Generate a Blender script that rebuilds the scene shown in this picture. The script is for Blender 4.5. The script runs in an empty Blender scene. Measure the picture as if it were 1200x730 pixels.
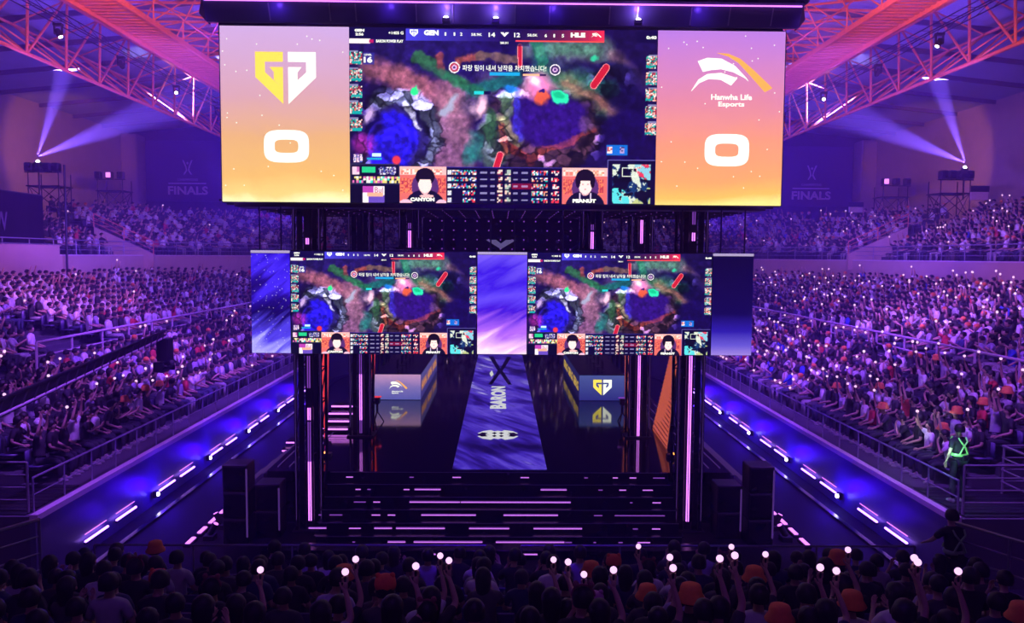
import bpy, bmesh, math, random
import numpy as np
from mathutils import Vector, Matrix
random.seed(7); RNG = np.random.default_rng(7)
SC = bpy.context.scene
C = SC.collection
PI = math.pi

# ------------------------------------------------------------------ camera, world, lights, exposure
HC = 6.9
F = 950.0
cam_d = bpy.data.cameras.new('camera'); cam_d.sensor_width = 36; cam_d.lens = F/1200*36; cam_d.clip_end = 400
CAM = bpy.data.objects.new('camera', cam_d); C.objects.link(CAM)
PITCH, YAW, ROLL = math.radians(3.92), math.radians(-0.81), math.radians(0.4)
ROT = Matrix.Rotation(YAW, 4, 'Z') @ Matrix.Rotation(PI/2-PITCH, 4, 'X') @ Matrix.Rotation(ROLL, 4, 'Z')
CAM.matrix_world = Matrix.Translation((0, 0, HC)) @ ROT
SC.camera = CAM
SC.view_settings.view_transform = 'Standard'; SC.view_settings.look = 'None'
SC.view_settings.gamma = 1; SC.view_settings.exposure = 0.0
W = bpy.data.worlds.new('world'); SC.world = W; W.use_nodes = True
W.node_tree.nodes['Background'].inputs[0].default_value = (0.10, 0.02, 0.30, 1)
W.node_tree.nodes['Background'].inputs[1].default_value = 0.25
SC.cycles.max_bounces = 5; SC.cycles.diffuse_bounces = 2; SC.cycles.glossy_bounces = 3
SC.cycles.volume_bounces = 0; SC.cycles.sample_clamp_indirect = 3.0
SC.cycles.use_denoising = True

def lamp(name, kind, loc, target, color, power, size=0.3, angle=45, blend=0.4):
    d = bpy.data.lights.new(name, kind); d.color = color; d.energy = power
    if kind == 'SPOT':
        d.spot_size = math.radians(angle); d.spot_blend = blend; d.shadow_soft_size = size
    elif kind == 'AREA':
        d.size = size
    else:
        d.shadow_soft_size = size
    o = bpy.data.objects.new(name, d); C.objects.link(o); o.location = loc
    v = Vector(target)-Vector(loc)
    o.rotation_euler = v.to_track_quat('-Z', 'Y').to_euler()
    return o
VIO = (0.34, 0.06, 1.0); BLU = (0.09, 0.02, 1.0); MAG = (0.75, 0.12, 0.9); LIL = (0.6, 0.35, 1.0)
# wash heads hanging in the roof, aimed at the stands
for s in (-1, 1):
    lamp('wash_light', 'SPOT', (s*7, 15, 15.5), (s*12.8, 23, 2), (0.28, 0.065, 1.0), 13500, .4, 62)
    lamp('wash_light', 'SPOT', (s*7.5, 26, 14), (s*12, 31, 2.2), (0.19, 0.045, 1.0), 7500, .4, 66)
    lamp('wash_light', 'SPOT', (s*6, 28, 15), (s*16, 34, 3), (0.23, 0.055, 1.0), 11500, .4, 66)
    lamp('wash_light', 'SPOT', (s*8, 40, 15), (s*16, 48, 3), (0.18, 0.06, 1.0), 8000, .4, 70)
    lamp('wash_light', 'SPOT', (s*4, 48, 15), (s*14, 64, 6), (0.16, 0.04, 1.0), 2600, .4, 90)
    lamp('wash_light', 'SPOT', (s*10, 30, 15), (s*26, 42, 7), (0.26, 0.06, 1.0), 2800, .4, 70)
lamp('wash_light', 'SPOT', (-9, 27, 15), (-22, 36, 5), (0.62, 0.16, 1.0), 9500, .4, 40)
lamp('wash_light', 'SPOT', (9, 26, 15), (20, 32, 5), (0.44, 0.14, 1.0), 10500, .4, 44)
lamp('wash_light', 'SPOT', (0, 4, 14), (0, 12, 2), (0.20, 0.05, 0.8), 500, .4, 90)
# uplights that colour the roof, its trusses and the high walls
for s in (-1, 1):
    lamp('roof_uplight', 'SPOT', (s*9, 40, 8.5), (s*22, 44, 18), (0.14, 0.05, 1.0), 15000, .3, 105)
    lamp('roof_beam', 'SPOT', (s*14, 44, 9), (s*21, 49, 19), (.45, .40, 1.0), 9000, .1, 13, .7)
    lamp('roof_uplight', 'SPOT', (s*9, 24, 13.4), (s*17.5, 38, 16.6), (1.0, 0.26, 0.14), 5200, .3, 66)
    lamp('roof_uplight', 'SPOT', (s*20, 30, 9), (s*17, 42, 20), (0.22, 0.10, 1.0), 5000, .3, 50)
    lamp('roof_uplight', 'SPOT', (s*22, 50, 12.5), (s*32.5, 60, 14), (1.0, 0.30, 0.04), 2300, .3, 46)
lamp('stage_wash', 'SPOT', (0, 12, 11.5), (0, 20, .5), (0.07, 0.0, 1.0), 1500, .3, 70)
lamp('stage_wash', 'SPOT', (0, 21, 13), (0, 34, 1.4), (0.12, 0.02, 1.0), 1500, .3, 60)

# ------------------------------------------------------------------ helpers
def lin(c):
    return tuple(((x/255)/12.92 if x/255 <= .04045 else ((x/255+.055)/1.055)**2.4) for x in c)

def mat(name, color=(.5, .5, .5), rough=.6, metal=0, emit=None, strength=1, noise=None, spec=.5, objcol=False):
    m = bpy.data.materials.new(name); m.use_nodes = True; nt = m.node_tree
    b = nt.nodes['Principled BSDF']
    b.inputs['Base Color'].default_value = (*color, 1); b.inputs['Roughness'].default_value = rough
    b.inputs['Metallic'].default_value = metal; b.inputs['Specular IOR Level'].default_value = spec
    if emit:
        b.inputs['Emission Color'].default_value = (*emit, 1); b.inputs['Emission Strength'].default_value = strength
    if objcol:
        oi = nt.nodes.new('ShaderNodeObjectInfo'); nt.links.new(oi.outputs['Color'], b.inputs['Base Color'])
    if noise:
        n = nt.nodes.new('ShaderNodeTexNoise'); n.inputs['Scale'].default_value = noise[0]
        tc = nt.nodes.new('ShaderNodeTexCoord'); nt.links.new(tc.outputs['Object'], n.inputs['Vector'])
        r = nt.nodes.new('ShaderNodeMapRange'); r.inputs['To Min'].default_value = 1-noise[1]; r.inputs['To Max'].default_value = 1+noise[1]
        nt.links.new(n.outputs['Fac'], r.inputs['Value'])
        mx = nt.nodes.new('ShaderNodeVectorMath'); mx.operation = 'SCALE'; mx.inputs[0].default_value = color
        if objcol: nt.links.new(oi.outputs['Color'], mx.inputs[0])
        nt.links.new(r.outputs['Result'], mx.inputs['Scale']); nt.links.new(mx.outputs['Vector'], b.inputs['Base Color'])
        bp = nt.nodes.new('ShaderNodeBump'); bp.inputs['Strength'].default_value = noise[1]*.5; bp.inputs['Distance'].default_value = .02
        nt.links.new(n.outputs['Fac'], bp.inputs['Height']); nt.links.new(bp.outputs['Normal'], b.inputs['Normal'])
    return m

def glow(name, color, strength):
    m = bpy.data.materials.new(name); m.use_nodes = True; nt = m.node_tree; nt.nodes.clear()
    e = nt.nodes.new('ShaderNodeEmission'); e.inputs[0].default_value = (*color, 1); e.inputs[1].default_value = strength
    o = nt.nodes.new('ShaderNodeOutputMaterial'); nt.links.new(e.outputs[0], o.inputs[0]); return m

M = dict(
    black=mat('black_metal', (.02, .018, .03), .45, .3, noise=(6, .2)),
    blacksat=mat('black_satin', (.012, .010, .022), .22, 0, noise=(3, .2)),
    gloss=mat('glossy_stage_floor', (.008, .006, .016), .07, 0, spec=.6, noise=(2, .05)),
    steel=mat('galvanised_steel', (.45, .42, .5), .35, .6, noise=(12, .15)),
    rail=mat('painted_rail', (.30, .27, .40), .4, .3, noise=(9, .15)),
    truss=mat('orange_painted_truss', (.85, .24, .14), .5, 0, noise=(4, .2)),
    slat=mat('orange_painted_slat', (.75, .22, .16), .6, 0, noise=(4, .25)),
    beige=mat('beige_wall_paint', (.50, .36, .33), .85, 0, noise=(1.5, .12)),
    concrete=mat('terrace_concrete', (.07, .06, .09), .85, 0, noise=(2, .3)),
    floor=mat('arena_floor', (.012, .010, .02), .7, 0, spec=.15, noise=(1.2, .3)),
    wallb=mat('barrier_panel', (.09, .085, .17), .40, 0, noise=(.8, .15)),
    ledge=mat('ledge_paint', (.62, .50, .62), .5, 0, noise=(5, .1)),
    roof=mat('roof_membrane', (.42, .42, .62), .75, 0, noise=(.35, .25)),
    rib=mat('roof_rib', (.16, .11, .22), .7, 0, noise=(3, .2)),
    dark=mat('dark_wall_cloth', (.055, .04, .10), .9, 0, noise=(1, .2)),
    skin=mat('skin', (.55, .34, .26), .55, 0, noise=(20, .05)),
    hair=mat('hair', (.012, .009, .012), .5, 0, noise=(60, .3)),
    cloth=mat('shirt_cloth', (.5, .5, .5), .8, 0, noise=(18, .15), objcol=True),
    pants=mat('trouser_cloth', (.03, .03, .045), .85, 0, noise=(18, .2)),
    shoe=mat('shoe_rubber', (.25, .24, .26), .6, 0, noise=(12, .1)),
    eye=mat('eye_dark', (.01, .01, .012), .2, 0, noise=(30, .1)),
    hat=mat('orange_hat_felt', (.85, .22, .06), .85, 0, noise=(25, .15), objcol=True),
    seat=mat('seat_plastic', (.10, .08, .22), .4, 0, noise=(5, .15)),
    vest_dim=mat('reflective_tape_dim', (.30, .5, .30), .4, 0, noise=(10, .1)),  # dim copy of the tape: darker and without the glow
    vest=mat('reflective_tape', (.35, .9, .25), .3, 0, emit=(.25, 1.0, .35), strength=.35, noise=(10, .1)),  # emission puts the light thrown back by the tape into the material
    led_vio=glow('led_violet', (.30, .12, 1.0), 9),
    led_mag=glow('led_magenta', (.66, .16, 1.0), 2.6),
    led_step=glow('led_step', (.62, .17, 1.0), 1.15),
    led_dim=glow('led_dim', (.34, .08, .8), .6),
    led_blue=glow('led_blue', (.10, .06, 1.0), 3),
    white=glow('lamp_white', (.95, .85, 1.0), 14),
    stick=glow('light_stick_glow', (.92, .50, 1.0), 1.5),
    txt=glow('screen_white', (1, .98, 1), 1.3),
    gold=glow('screen_gold', lin((252, 222, 92)), 1.25),
    orange=glow('screen_orange', lin((255, 176, 92)), 1.2),
    redled=glow('led_red_wing', (.85, .04, .06), 1.1),
    oranled=glow('led_orange_wing', (.60, .10, .07), .9),
)
_nt = M['txt'].node_tree

class MB:
    def __init__(s): s.v = []; s.f = []
    def add(s, vs, fs):
        o = len(s.v); s.v += [tuple(v) for v in vs]; s.f += [tuple(i+o for i in f) for f in fs]; return s
    def box(s, x0, x1, y0, y1, z0, z1):
        vs = [(x, y, z) for z in (z0, z1) for y in (y0, y1) for x in (x0, x1)]
        return s.add(vs, [(0, 2, 3, 1), (4, 5, 7, 6), (0, 1, 5, 4), (2, 6, 7, 3), (0, 4, 6, 2), (1, 3, 7, 5)])
    def cbox(s, x0, x1, y0, y1, z0, z1, c=.01):
        c = min(c, (x1-x0)*.3, (y1-y0)*.3, (z1-z0)*.3)
        ring = [(x0+c, y0), (x1-c, y0), (x1, y0+c), (x1, y1-c), (x1-c, y1), (x0+c, y1), (x0, y1-c), (x0, y0+c)]
        rin = [(min(max(x, x0+c), x1-c), min(max(y, y0+c), y1-c)) for x, y in ring]
        rows = [(rin, z0), (ring, z0+c), (ring, z1-c), (rin, z1)]
        vs = [(x, y, z) for r, z in rows for x, y in r]; fs = []
        for k in range(3):
            for i in range(8): j = (i+1) % 8; fs.append((k*8+i, k*8+j, k*8+8+j, k*8+8+i))
        fs.append(tuple(range(7, -1, -1))); fs.append(tuple(range(24, 32)))
        return s.add(vs, fs)
    def tube(s, p, q, r, n=6, r2=None):
        p, q = Vector(p), Vector(q); d = q-p
        if d.length < 1e-6: return s
        d.normalize(); a = d.orthogonal().normalized(); b = d.cross(a); r2 = r if r2 is None else r2
        vs = [p+(a*math.cos(t)+b*math.sin(t))*r for t in [2*PI*i/n for i in range(n)]] + \
             [q+(a*math.cos(t)+b*math.sin(t))*r2 for t in [2*PI*i/n for i in range(n)]]
        fs = [(i, (i+1) % n, n+(i+1) % n, n+i) for i in range(n)] + [tuple(range(n-1, -1, -1)), tuple(range(n, 2*n))]
        return s.add(vs, fs)
    def path(s, pts, r, n=6):
        for a, b in zip(pts[:-1], pts[1:]): s.tube(a, b, r, n)
        return s
    def lathe(s, prof, n=12, c=(0, 0, 0), sy=1.0):
        vs = []; fs = []
        for r, z in prof:
            for i in range(n): t = 2*PI*i/n; vs.append((c[0]+r*math.cos(t), c[1]+sy*r*math.sin(t), c[2]+z))
        for k in range(len(prof)-1):
            for i in range(n): j = (i+1) % n; fs.append((k*n+i, k*n+j, k*n+n+j, k*n+n+i))
        fs.append(tuple(range(n-1, -1, -1))); fs.append(tuple(range(len(prof)*n-n, len(prof)*n)))
        return s.add(vs, fs)
    def ball(s, c, r, n=10, m=6, sz=1.0, sy=1.0):
        return s.lathe([(max(1e-4, r*math.sin(PI*k/m)), -r*sz*math.cos(PI*k/m)) for k in range(m+1)], n, c, sy)
    def poly(s, pts, d):     # prism from a planar outline, thickness vector d
        d = Vector(d); n = len(pts); vs = [Vector(p) for p in pts]+[Vector(p)+d for p in pts]
        return s.add(vs, [tuple(range(n)), tuple(range(2*n-1, n-1, -1))]+[(i, n+i, n+(i+1) % n, (i+1) % n) for i in range(n)])
    def mesh(s, name, m):
        me = bpy.data.meshes.new(name); me.from_pydata(s.v, [], s.f)
        bm = bmesh.new(); bm.from_mesh(me); bmesh.ops.recalc_face_normals(bm, faces=bm.faces); bm.to_mesh(me); bm.free()
        if m: me.materials.append(m)
        return me
    def build(s, name, m, parent=None, smooth=False):
        me = s.mesh(name, m)
        if smooth: me.polygons.foreach_set('use_smooth', [True]*len(me.polygons))
        return link(name, me, parent)

def link(name, me, parent=None, loc=None):
    o = bpy.data.objects.new(name, me); C.objects.link(o)
    if parent: o.parent = parent
    if loc is not None: o.location = loc
    return o
def tag(o, label=None, cat=None, group=None, kind=None):
    if label: o['label'] = label
    if cat: o['category'] = cat
    if group: o['group'] = group
    if kind: o['kind'] = kind
    return o
def empty(name, loc, rz=0, label=None, cat=None, group=None):
    o = bpy.data.objects.new(name, None); C.objects.link(o); o.location = loc; o.rotation_euler = (0, 0, rz)
    o.empty_display_size = .2
    return tag(o, label, cat, group)
KIDS = {}
def copy_tree(o, parent=None):
    c = o.copy(); C.objects.link(c)
    if parent: c.parent = parent
    for ch in o.children:
        copy_tree(ch, c)
    return c
def ray(px, py):
    v = Vector(((px-600)/F, -(py-365)/F, -1)); v = ROT.to_3x3() @ v; return v
def at(px, py, Y):
    v = ray(px, py); return Vector((0, 0, HC))+v*(Y/v.y)
_RI = ROT.to_3x3().inverted()
def proj(p):
    q = _RI @ (Vector(p)-Vector((0, 0, HC)))
    return 600-F*q.x/q.z, 365+F*q.y/q.z
ORD = ['zeroth', 'first', 'second', 'third', 'fourth', 'fifth', 'sixth', 'seventh', 'eighth', 'ninth', 'tenth', 'eleventh', 'twelfth', 'thirteenth',
       'fourteenth', 'fifteenth', 'sixteenth', 'seventeenth', 'eighteenth', 'nineteenth', 'twentieth', 'twenty-first', 'twenty-second', 'twenty-third',
       'twenty-fourth', 'twenty-fifth', 'twenty-sixth', 'twenty-seventh', 'twenty-eighth', 'twenty-ninth', 'thirtieth', 'thirty-first', 'thirty-second',
       'thirty-third', 'thirty-fourth', 'thirty-fifth', 'thirty-sixth', 'thirty-seventh', 'thirty-eighth', 'thirty-ninth', 'fortieth']
TEXTS = {}
def text_mesh(s, bold=0.0):
    """glyphs as a flat mesh, 1 unit wide x 1 unit tall, centred"""
    key = (s, bold)
    if key in TEXTS: return TEXTS[key]
    cu = bpy.data.curves.new('text', 'FONT'); cu.body = s; cu.resolution_u = 3; cu.offset = bold
    ob = bpy.data.objects.new('text', cu); C.objects.link(ob)
    bpy.context.view_layer.update()
    dg = bpy.context.evaluated_depsgraph_get()
    me = bpy.data.meshes.new_from_object(ob.evaluated_get(dg)); bpy.data.objects.remove(ob)
    co = np.empty(len(me.vertices)*3, 'f'); me.vertices.foreach_get('co', co); co = co.reshape(-1, 3)
    fs = [tuple(p.vertices) for p in me.polygons]
    bpy.data.meshes.remove(me)
    if len(co):
        lo, hi = co.min(0), co.max(0); co = (co-(lo+hi)/2)/np.maximum(hi-lo, 1e-6)
    TEXTS[key] = (co, fs); return TEXTS[key]
def text_obj(s, m, parent, origin, ux, uy, w, h, bold=.02, name='caption', thick=.004):
    """flat lettering: w wide along ux, h tall along uy, centred at origin"""
    co, fs = text_mesh(s, bold)
    ux, uy, o = Vector(ux).normalized(), Vector(uy).normalized(), Vector(origin)
    vs = [o+ux*float(c[0])*w+uy*float(c[1])*h for c in co]
    me = bpy.data.meshes.new(name); me.from_pydata([tuple(v) for v in vs], [], fs); me.materials.append(m)
    return link(name, me, parent)

# ------------------------------------------------------------------ the hall
Y0, YC, R0, WI = 18.7, 44.0, 6.0, 9.5
def path_pts(d, y0=Y0, narc=14):
    w = WI+d; r = R0+d; cx = WI-R0
    pts = [(w, y0)]
    n = 6
    pts = [(w, y0+(YC-y0)*i/n) for i in range(n)]
    pts += [(cx+r*math.cos(a), YC+r*math.sin(a)) for a in [PI/2*i/narc for i in range(narc+1)]]
    return pts+[(-x, y) for x, y in reversed(pts)]
def sweep(prof, y0=Y0, close=True):
    """prof: list of (d, z)"""
    mb = MB(); cols = [path_pts(d, y0) for d, z in prof]; n = len(cols[0]); k = len(prof)
    vs = [(cols[j][i][0], cols[j][i][1], prof[j][1]) for i in range(n) for j in range(k)]
    fs = [(i*k+j, i*k+j+1, i*k+k+j+1, i*k+k+j) for i in range(n-1) for j in range(k-1)]
    if close:
        fs += [(i*k+k-1, i*k, i*k+k, i*k+2*k-1) for i in range(n-1)]
        fs += [tuple(range(k)), tuple(range(n*k-1, n*k-k-1, -1))]
    return mb.add(vs, fs)
def struct(name, mb, m): return tag(mb.build(name, m), kind='structure')

struct('floor', MB().box(-40, 40, -6, 76, -.3, 0), M['floor'])
# tier profiles
LOW = [(1.0+.66*k, 1.5+.27*k) for k in range(5)]                 # tread start, tread height
MID_Z = 3.0
MID = [(5.3+.74*k, 3.2+.17*k) for k in range(10)]
UP = [(14.1+.72*k, 6.7+.30*k) for k in range(9)]
def stair_profile(rows, run, d0, z0, d1, base):
    p = [(d0, base), (d0, z0)]
    for d, z in rows:
        p += [(d, p[-1][1]), (d, z)]
    p += [(d1, p[-1][1]), (d1, base)]
    return p
struct('terrace_lower', sweep(stair_profile(LOW, .66, .12, 1.5, 4.3, 0.0)), M['concrete'])
struct('terrace_middle', sweep(stair_profile(MID, .74, 4.3, MID_Z, 13.6, 0.0)), M['concrete'])
struct('terrace_upper', sweep(stair_profile(UP, .72, 13.85, 6.7, 22.5, 0.0)), M['concrete'])
struct('wall_barrier', sweep([(0, 0), (0, 1.42), (.12, 1.42), (.12, 0)], 16.4), M['wallb'])
struct('trim_1', sweep([(-.05, 1.42), (-.05, 1.54), (.12, 1.54), (.12, 1.42)], 16.4), M['ledge'])
struct('trim_2', sweep([(-.62, 0), (-.62, .07), (-.5, .07), (-.5, 0)], 14.5), M['blacksat'])
struct('wall_parapet', sweep([(13.6, 4.6), (13.6, 6.75), (13.85, 6.75), (13.85, 4.6)]), M['beige'])
struct('trim_3', sweep([(13.57, 6.75), (13.57, 6.81), (13.88, 6.81), (13.88, 6.75)]), M['ledge'])
for s in (-1, 1):   # landings at the near ends of the stands
    struct('landing', MB().box(*sorted((s*9.62, s*24)), 16.4, Y0, 0, 1.5), M['concrete'])
    for k in range(9):
        struct('landing_plank', MB().cbox(*sorted((s*9.75, s*15.5)), 16.5+.24*k, 16.71+.24*k, 1.5, 1.53), M['black'])
# outer walls
def wallquad(name, pts, th, m): return struct(name, MB().poly(pts, th), m)
wallquad('wall_left', [(-33, 8, 0), (-33, 73, 0), (-33, 73, 17.5), (-33, 8, 17.5)], (-.4, 0, 0), M['beige'])
wallquad('wall_right', [(33, 8, 0), (33, 73, 0), (33, 73, 17.5), (33, 8, 17.5)], (.4, 0, 0), M['beige'])
wallquad('wall_back', [(-33, 73, 0), (33, 73, 0), (33, 73, 20), (-33, 73, 20)], (0, .4, 0), M['dark'])
for s in (-1, 1):
    struct('column', MB().cbox(*sorted((s*32.9, s*31.5)), 71.2, 73, 8, 17.2, .1), M['beige'])
# roof: sloping panels between ribs
rz = lambda x: 20.8-abs(x)*.1
ribs_y = [4+4.6*k for k in range(16)]
roof = struct('ceiling', MB().poly([(-33.4, 2, rz(33)+.12), (0, 2, rz(0)+.12), (0, 73.4, rz(0)+.12), (-33.4, 73.4, rz(33)+.12)], (0, 0, .2))
              .poly([(33.4, 2, rz(33)+.12), (0, 2, rz(0)+.12), (0, 73.4, rz(0)+.12), (33.4, 73.4, rz(33)+.12)], (0, 0, .2)), M['dark'])
pm = {}
for s in (-1, 1):
    for i in range(5):
        xa, xb = 1+i*6.5, 1+i*6.5+6.42
        me = MB().poly([(s*xa, .04, rz(xa)), (s*xb, .04, rz(xb)), (s*xb, 4.52, rz(xb)), (s*xa, 4.52, rz(xa))], (0, 0, .1)).mesh('roof_panel', M['roof'])
        for y in ribs_y[4:-1]: link('roof_panel', me, roof, (0, y, 0))
    me = MB().box(*sorted((s*1, s*33)), -.08, .08, 0, .25).mesh('roof_rib', M['rib'])
    for v in me.vertices: v.co.z += rz(v.co.x)-.25
    for y in ribs_y[4:-1]: link('roof_rib', me, roof, (0, y, 0))
# rear banners with faint lettering
def banner(s):
    x0, x1 = sorted((s*31.3, s*22.5))
    o = empty('event_banner', (0, 0, 0), 0, 'dark violet finals banner with pale cup emblem, ' + ('beside the gold shield screen' if s < 0 else 'beside the white bow-logo screen'), 'banner')
    MB().cbox(x0, x1, 72.4, 73.0, 11.5, 16.8, .03).build('cloth_panel', M['banner'], o)
    cx = s*27.6; Y = 72.36
    text_obj('FINALS', M['faint'], o, (cx, Y, 12.45), (1, 0, 0), (0, 0, 1), 3.5, .75, .03, 'lettering')
    MB().box(cx-1.7, cx+1.6, Y, Y+.01, 13.02, 13.12).build('lettering_bar', M['faint'], o)
    text_obj('CHAMPIONS', M['faint'], o, (cx, Y, 13.4), (1, 0, 0), (0, 0, 1), 1.8, .22, .0, 'lettering')
    e = MB()
    for q in (-1, 1):
        e.poly([(cx+q*.45, Y, 15.1), (cx+q*.32, Y, 15.1), (cx+q*.1, Y, 14.55), (cx+q*.03, Y, 14.2), (cx+q*.25, Y, 13.85), (cx+q*.38, Y, 13.85), (cx+q*.15, Y, 14.25), (cx+q*.22, Y, 14.55)], (0, .01, 0))
    e.poly([(cx-.12, Y, 14.85), (cx, Y, 14.7), (cx+.12, Y, 14.85), (cx, Y, 14.95)], (0, .01, 0))
    e.build('cup_emblem', M['faint'], o)
M['banner'] = mat('banner_cloth', (.09, .05, .20), .8, 0, noise=(.5, .1))
M['faint'] = mat('banner_print', (.8, .7, .9), .8, 0, noise=(2, .1))
banner(-1); banner(1)

# ------------------------------------------------------------------ roof trusses
def roof_truss(s):
    x = s*19.4; o = empty('roof_truss', (x, 0, 0), 0, 'long orange tubular roof truss above the %s stand' % ('crane-side' if s < 0 else 'guard-side'), 'truss')
    ys = [22+3*k for k in range(17)]
    MB().tube((0, 20, 15), (0, 71, 15), .085).build('bottom_chord', M['truss'], o)
    MB().tube((0, 20, 18), (0, 71, 18), .085).build('top_chord', M['truss'], o)
    MB().tube((s*3.2, 20, 17.4), (s*3.2, 71, 17.4), .07).build('top_chord', M['truss'], o)
    up = MB().tube((0, 0, 15), (0, .25, 18), .06).mesh('web_bar', M['truss'])
    dg = MB().tube((0, 0, 15), (0, 3, 18), .055).mesh('web_bar', M['truss'])
    dn = MB().tube((s*3.2, 1.5, 17.4), (0, 0, 15), .045).mesh('web_bar', M['truss'])
    d2 = MB().tube((s*3.2, 1.5, 17.4), (0, 3, 15), .045).mesh('web_bar', M['truss'])
    lc = MB().tube((s*3.2, 1.5, 17.4), (0, 0, 18), .04).mesh('web_bar', M['truss'])
    for y in ys:
        for me in (up, dg, dn, d2, lc): link('web_bar', me, o, (0, y, 0))
    return o
for s in (-1, 1): roof_truss(s)
for k, y in enumerate([25+3*i for i in range(13)]):
    o = empty('cross_truss', (0, y, 0), 0, 'slim orange cross truss spanning the roof, %s from the camera end' % ORD[k+1], 'truss', 'roof cross trusses')
    MB().tube((-19.4, 0, 18), (19.4, 0, 18), .06).build('top_chord', M['truss'], o)
    MB().tube((-19.4, 0, 18), (-6, 0, 16.6), .045).tube((19.4, 0, 18), (6, 0, 16.6), .045).tube((-6, 0, 16.6), (6, 0, 16.6), .045).build('bottom_chord', M['truss'], o)
    for s in (-1, 1):
        for j in range(5):
            xa = 19.4-j*2.7; za = 18-(19.4-xa)*.104
            MB().tube((s*(xa-1.35), 0, 18), (s*xa, 0, za), .03).tube((s*(xa-1.35), 0, 18), (s*(xa-2.7), 0, za-.28), .03).build('web_bar', M['truss'], o)
def catwalk(s):
    o = empty('roof_catwalk', (s*14.7, 0, 16), 0, 'orange slatted maintenance catwalk under the roof, %s' % ('crane side' if s < 0 else 'guard side'), 'catwalk')
    sl = MB().cbox(-.8, .8, 0, .2, 0, .05).mesh('slat', M['slat'])
    for k in range(120): link('slat', sl, o, (0, 21+.4*k, 0))
    for q in (-.9, .9):
        MB().cbox(q-.06, q+.06, 20, 70, -.12, .1).build('side_beam', M['truss'], o)
        MB().tube((q, 20, 1.0), (q, 70, 1.0), .035).build('handrail', M['truss'], o)
        po = MB().tube((q, 0, 0), (q, 0, 1.0), .03).mesh('post', M['truss'])
        for k in range(16): link('post', po, o, (0, 21+3*k, 0))
    d = MB()
    for k in range(15): d.tube((0, 22+3*k, .1), (-s*1.8, 23.5+3*k, 2.0), .03).tube((-s*1.8, 23.5+3*k, 2), (0, 25+3*k, .1), .03)
    tag(d.build('hanger_brace', M['truss'], o), kind='stuff')
for s in (-1, 1): catwalk(s)

HEADS = {}
def moving_head(loc, aim, label, group, lit=None):
    o = empty('stage_light', loc, 0, label, 'light', group)
    if 'm' not in HEADS:
        HEADS['yoke'] = MB().cbox(-.2, .2, -.12, .12, -.12, 0).cbox(-.2, -.15, -.06, .06, -.5, -.1).cbox(.15, .2, -.06, .06, -.5, -.1).mesh('yoke', M['black'])
        HEADS['m'] = MB().lathe([(.07, .2), (.13, .14), (.14, -.1), (.11, -.22), (.105, -.24)][::-1], 12).mesh('lamp_head', M['black'])
        HEADS['lens'] = MB().lathe([(.095, -.25), (.08, -.262)][::-1], 12).mesh('lens', M['blacksat'])
        HEADS['on'] = MB().lathe([(.095, -.25), (.07, -.27)][::-1], 12).mesh('lens', M['white'])
    link('yoke', HEADS['yoke'], o)
    o.scale = (.8,)*3; h = link('lamp_head', HEADS['m'], o, (0, 0, -.42))
    d = Vector(aim).normalized(); h.rotation_euler = d.to_track_quat('-Z', 'Y').to_euler()
    link('lens', HEADS['on' if lit else 'lens'], h)
    return o
def light_truss(s):
    x = s*16.5; o = empty('lighting_truss', (x, 0, 15.45), 0, 'black lighting truss with moving heads hung over the %s stand' % ('crane-side' if s < 0 else 'guard-side'), 'truss')
    for q in (-.2, .2):
        for z in (0, .3): MB().tube((q, 22, z), (q, 64, z), .022).build('chord', M['black'], o)
    b = MB()
    for k in range(42): b.tube((-.2, 22+k, 0), (-.2, 23+k, .3), .011, 4).tube((.2, 22+k, .3), (.2, 23+k, 0), .011, 4)
    tag(b.build('lacing', M['black'], o), kind='stuff')
    for k, y in enumerate([25, 31, 36, 42, 48]):
        moving_head((x, y, 15.4), (-s*.6, -.2, -1) if k % 3 else (-s*.3, -.9, -.35), 'black moving-head lamp, %s along the %s lighting truss' % (ORD[k+1], 'crane-side' if s < 0 else 'guard-side'), 'moving heads on the lighting trusses', k % 2 == 1)
for s in (-1, 1): light_truss(s)

# ------------------------------------------------------------------ railings
def railing(pts, h, label, mids=2, post_every=2.0, r=.028, m=None, group=None, panels=False):
    m = m or M['rail']; pts = [Vector(p) for p in pts]
    o = empty('railing', pts[0], 0, label, 'railing', group); b = pts[0]
    top = [p-b+Vector((0, 0, h)) for p in pts]
    MB().path(top, r, 6).build('top_rail', m, o)
    for k in range(mids):
        MB().path([p-Vector((0, 0, h*(k+1)/(mids+1))) for p in top], r*.6, 5).build('mid_rail', m, o)
    po = MB().tube((0, 0, 0), (0, 0, h), r*.9, 6).mesh('post', m)
    L = [0]
    for a, c in zip(pts[:-1], pts[1:]): L.append(L[-1]+(c-a).length)
    n = max(1, round(L[-1]/post_every))
    for k in range(n+1):
        t = L[-1]*k/n
        i = max(j for j in range(len(L)) if L[j] <= t+1e-6); i = min(i, len(pts)-2)
        p = pts[i].lerp(pts[i+1], (t-L[i])/max(1e-6, L[i+1]-L[i])); link('post', po, o, p-b)
    return o
def side_path(d, z, s, y0=Y0, arc=8, rear=True):
    p = path_pts(d, y0, 14); half = p[:6+arc+1]
    return [(s*x, y, z) for x, y in half]
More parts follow.
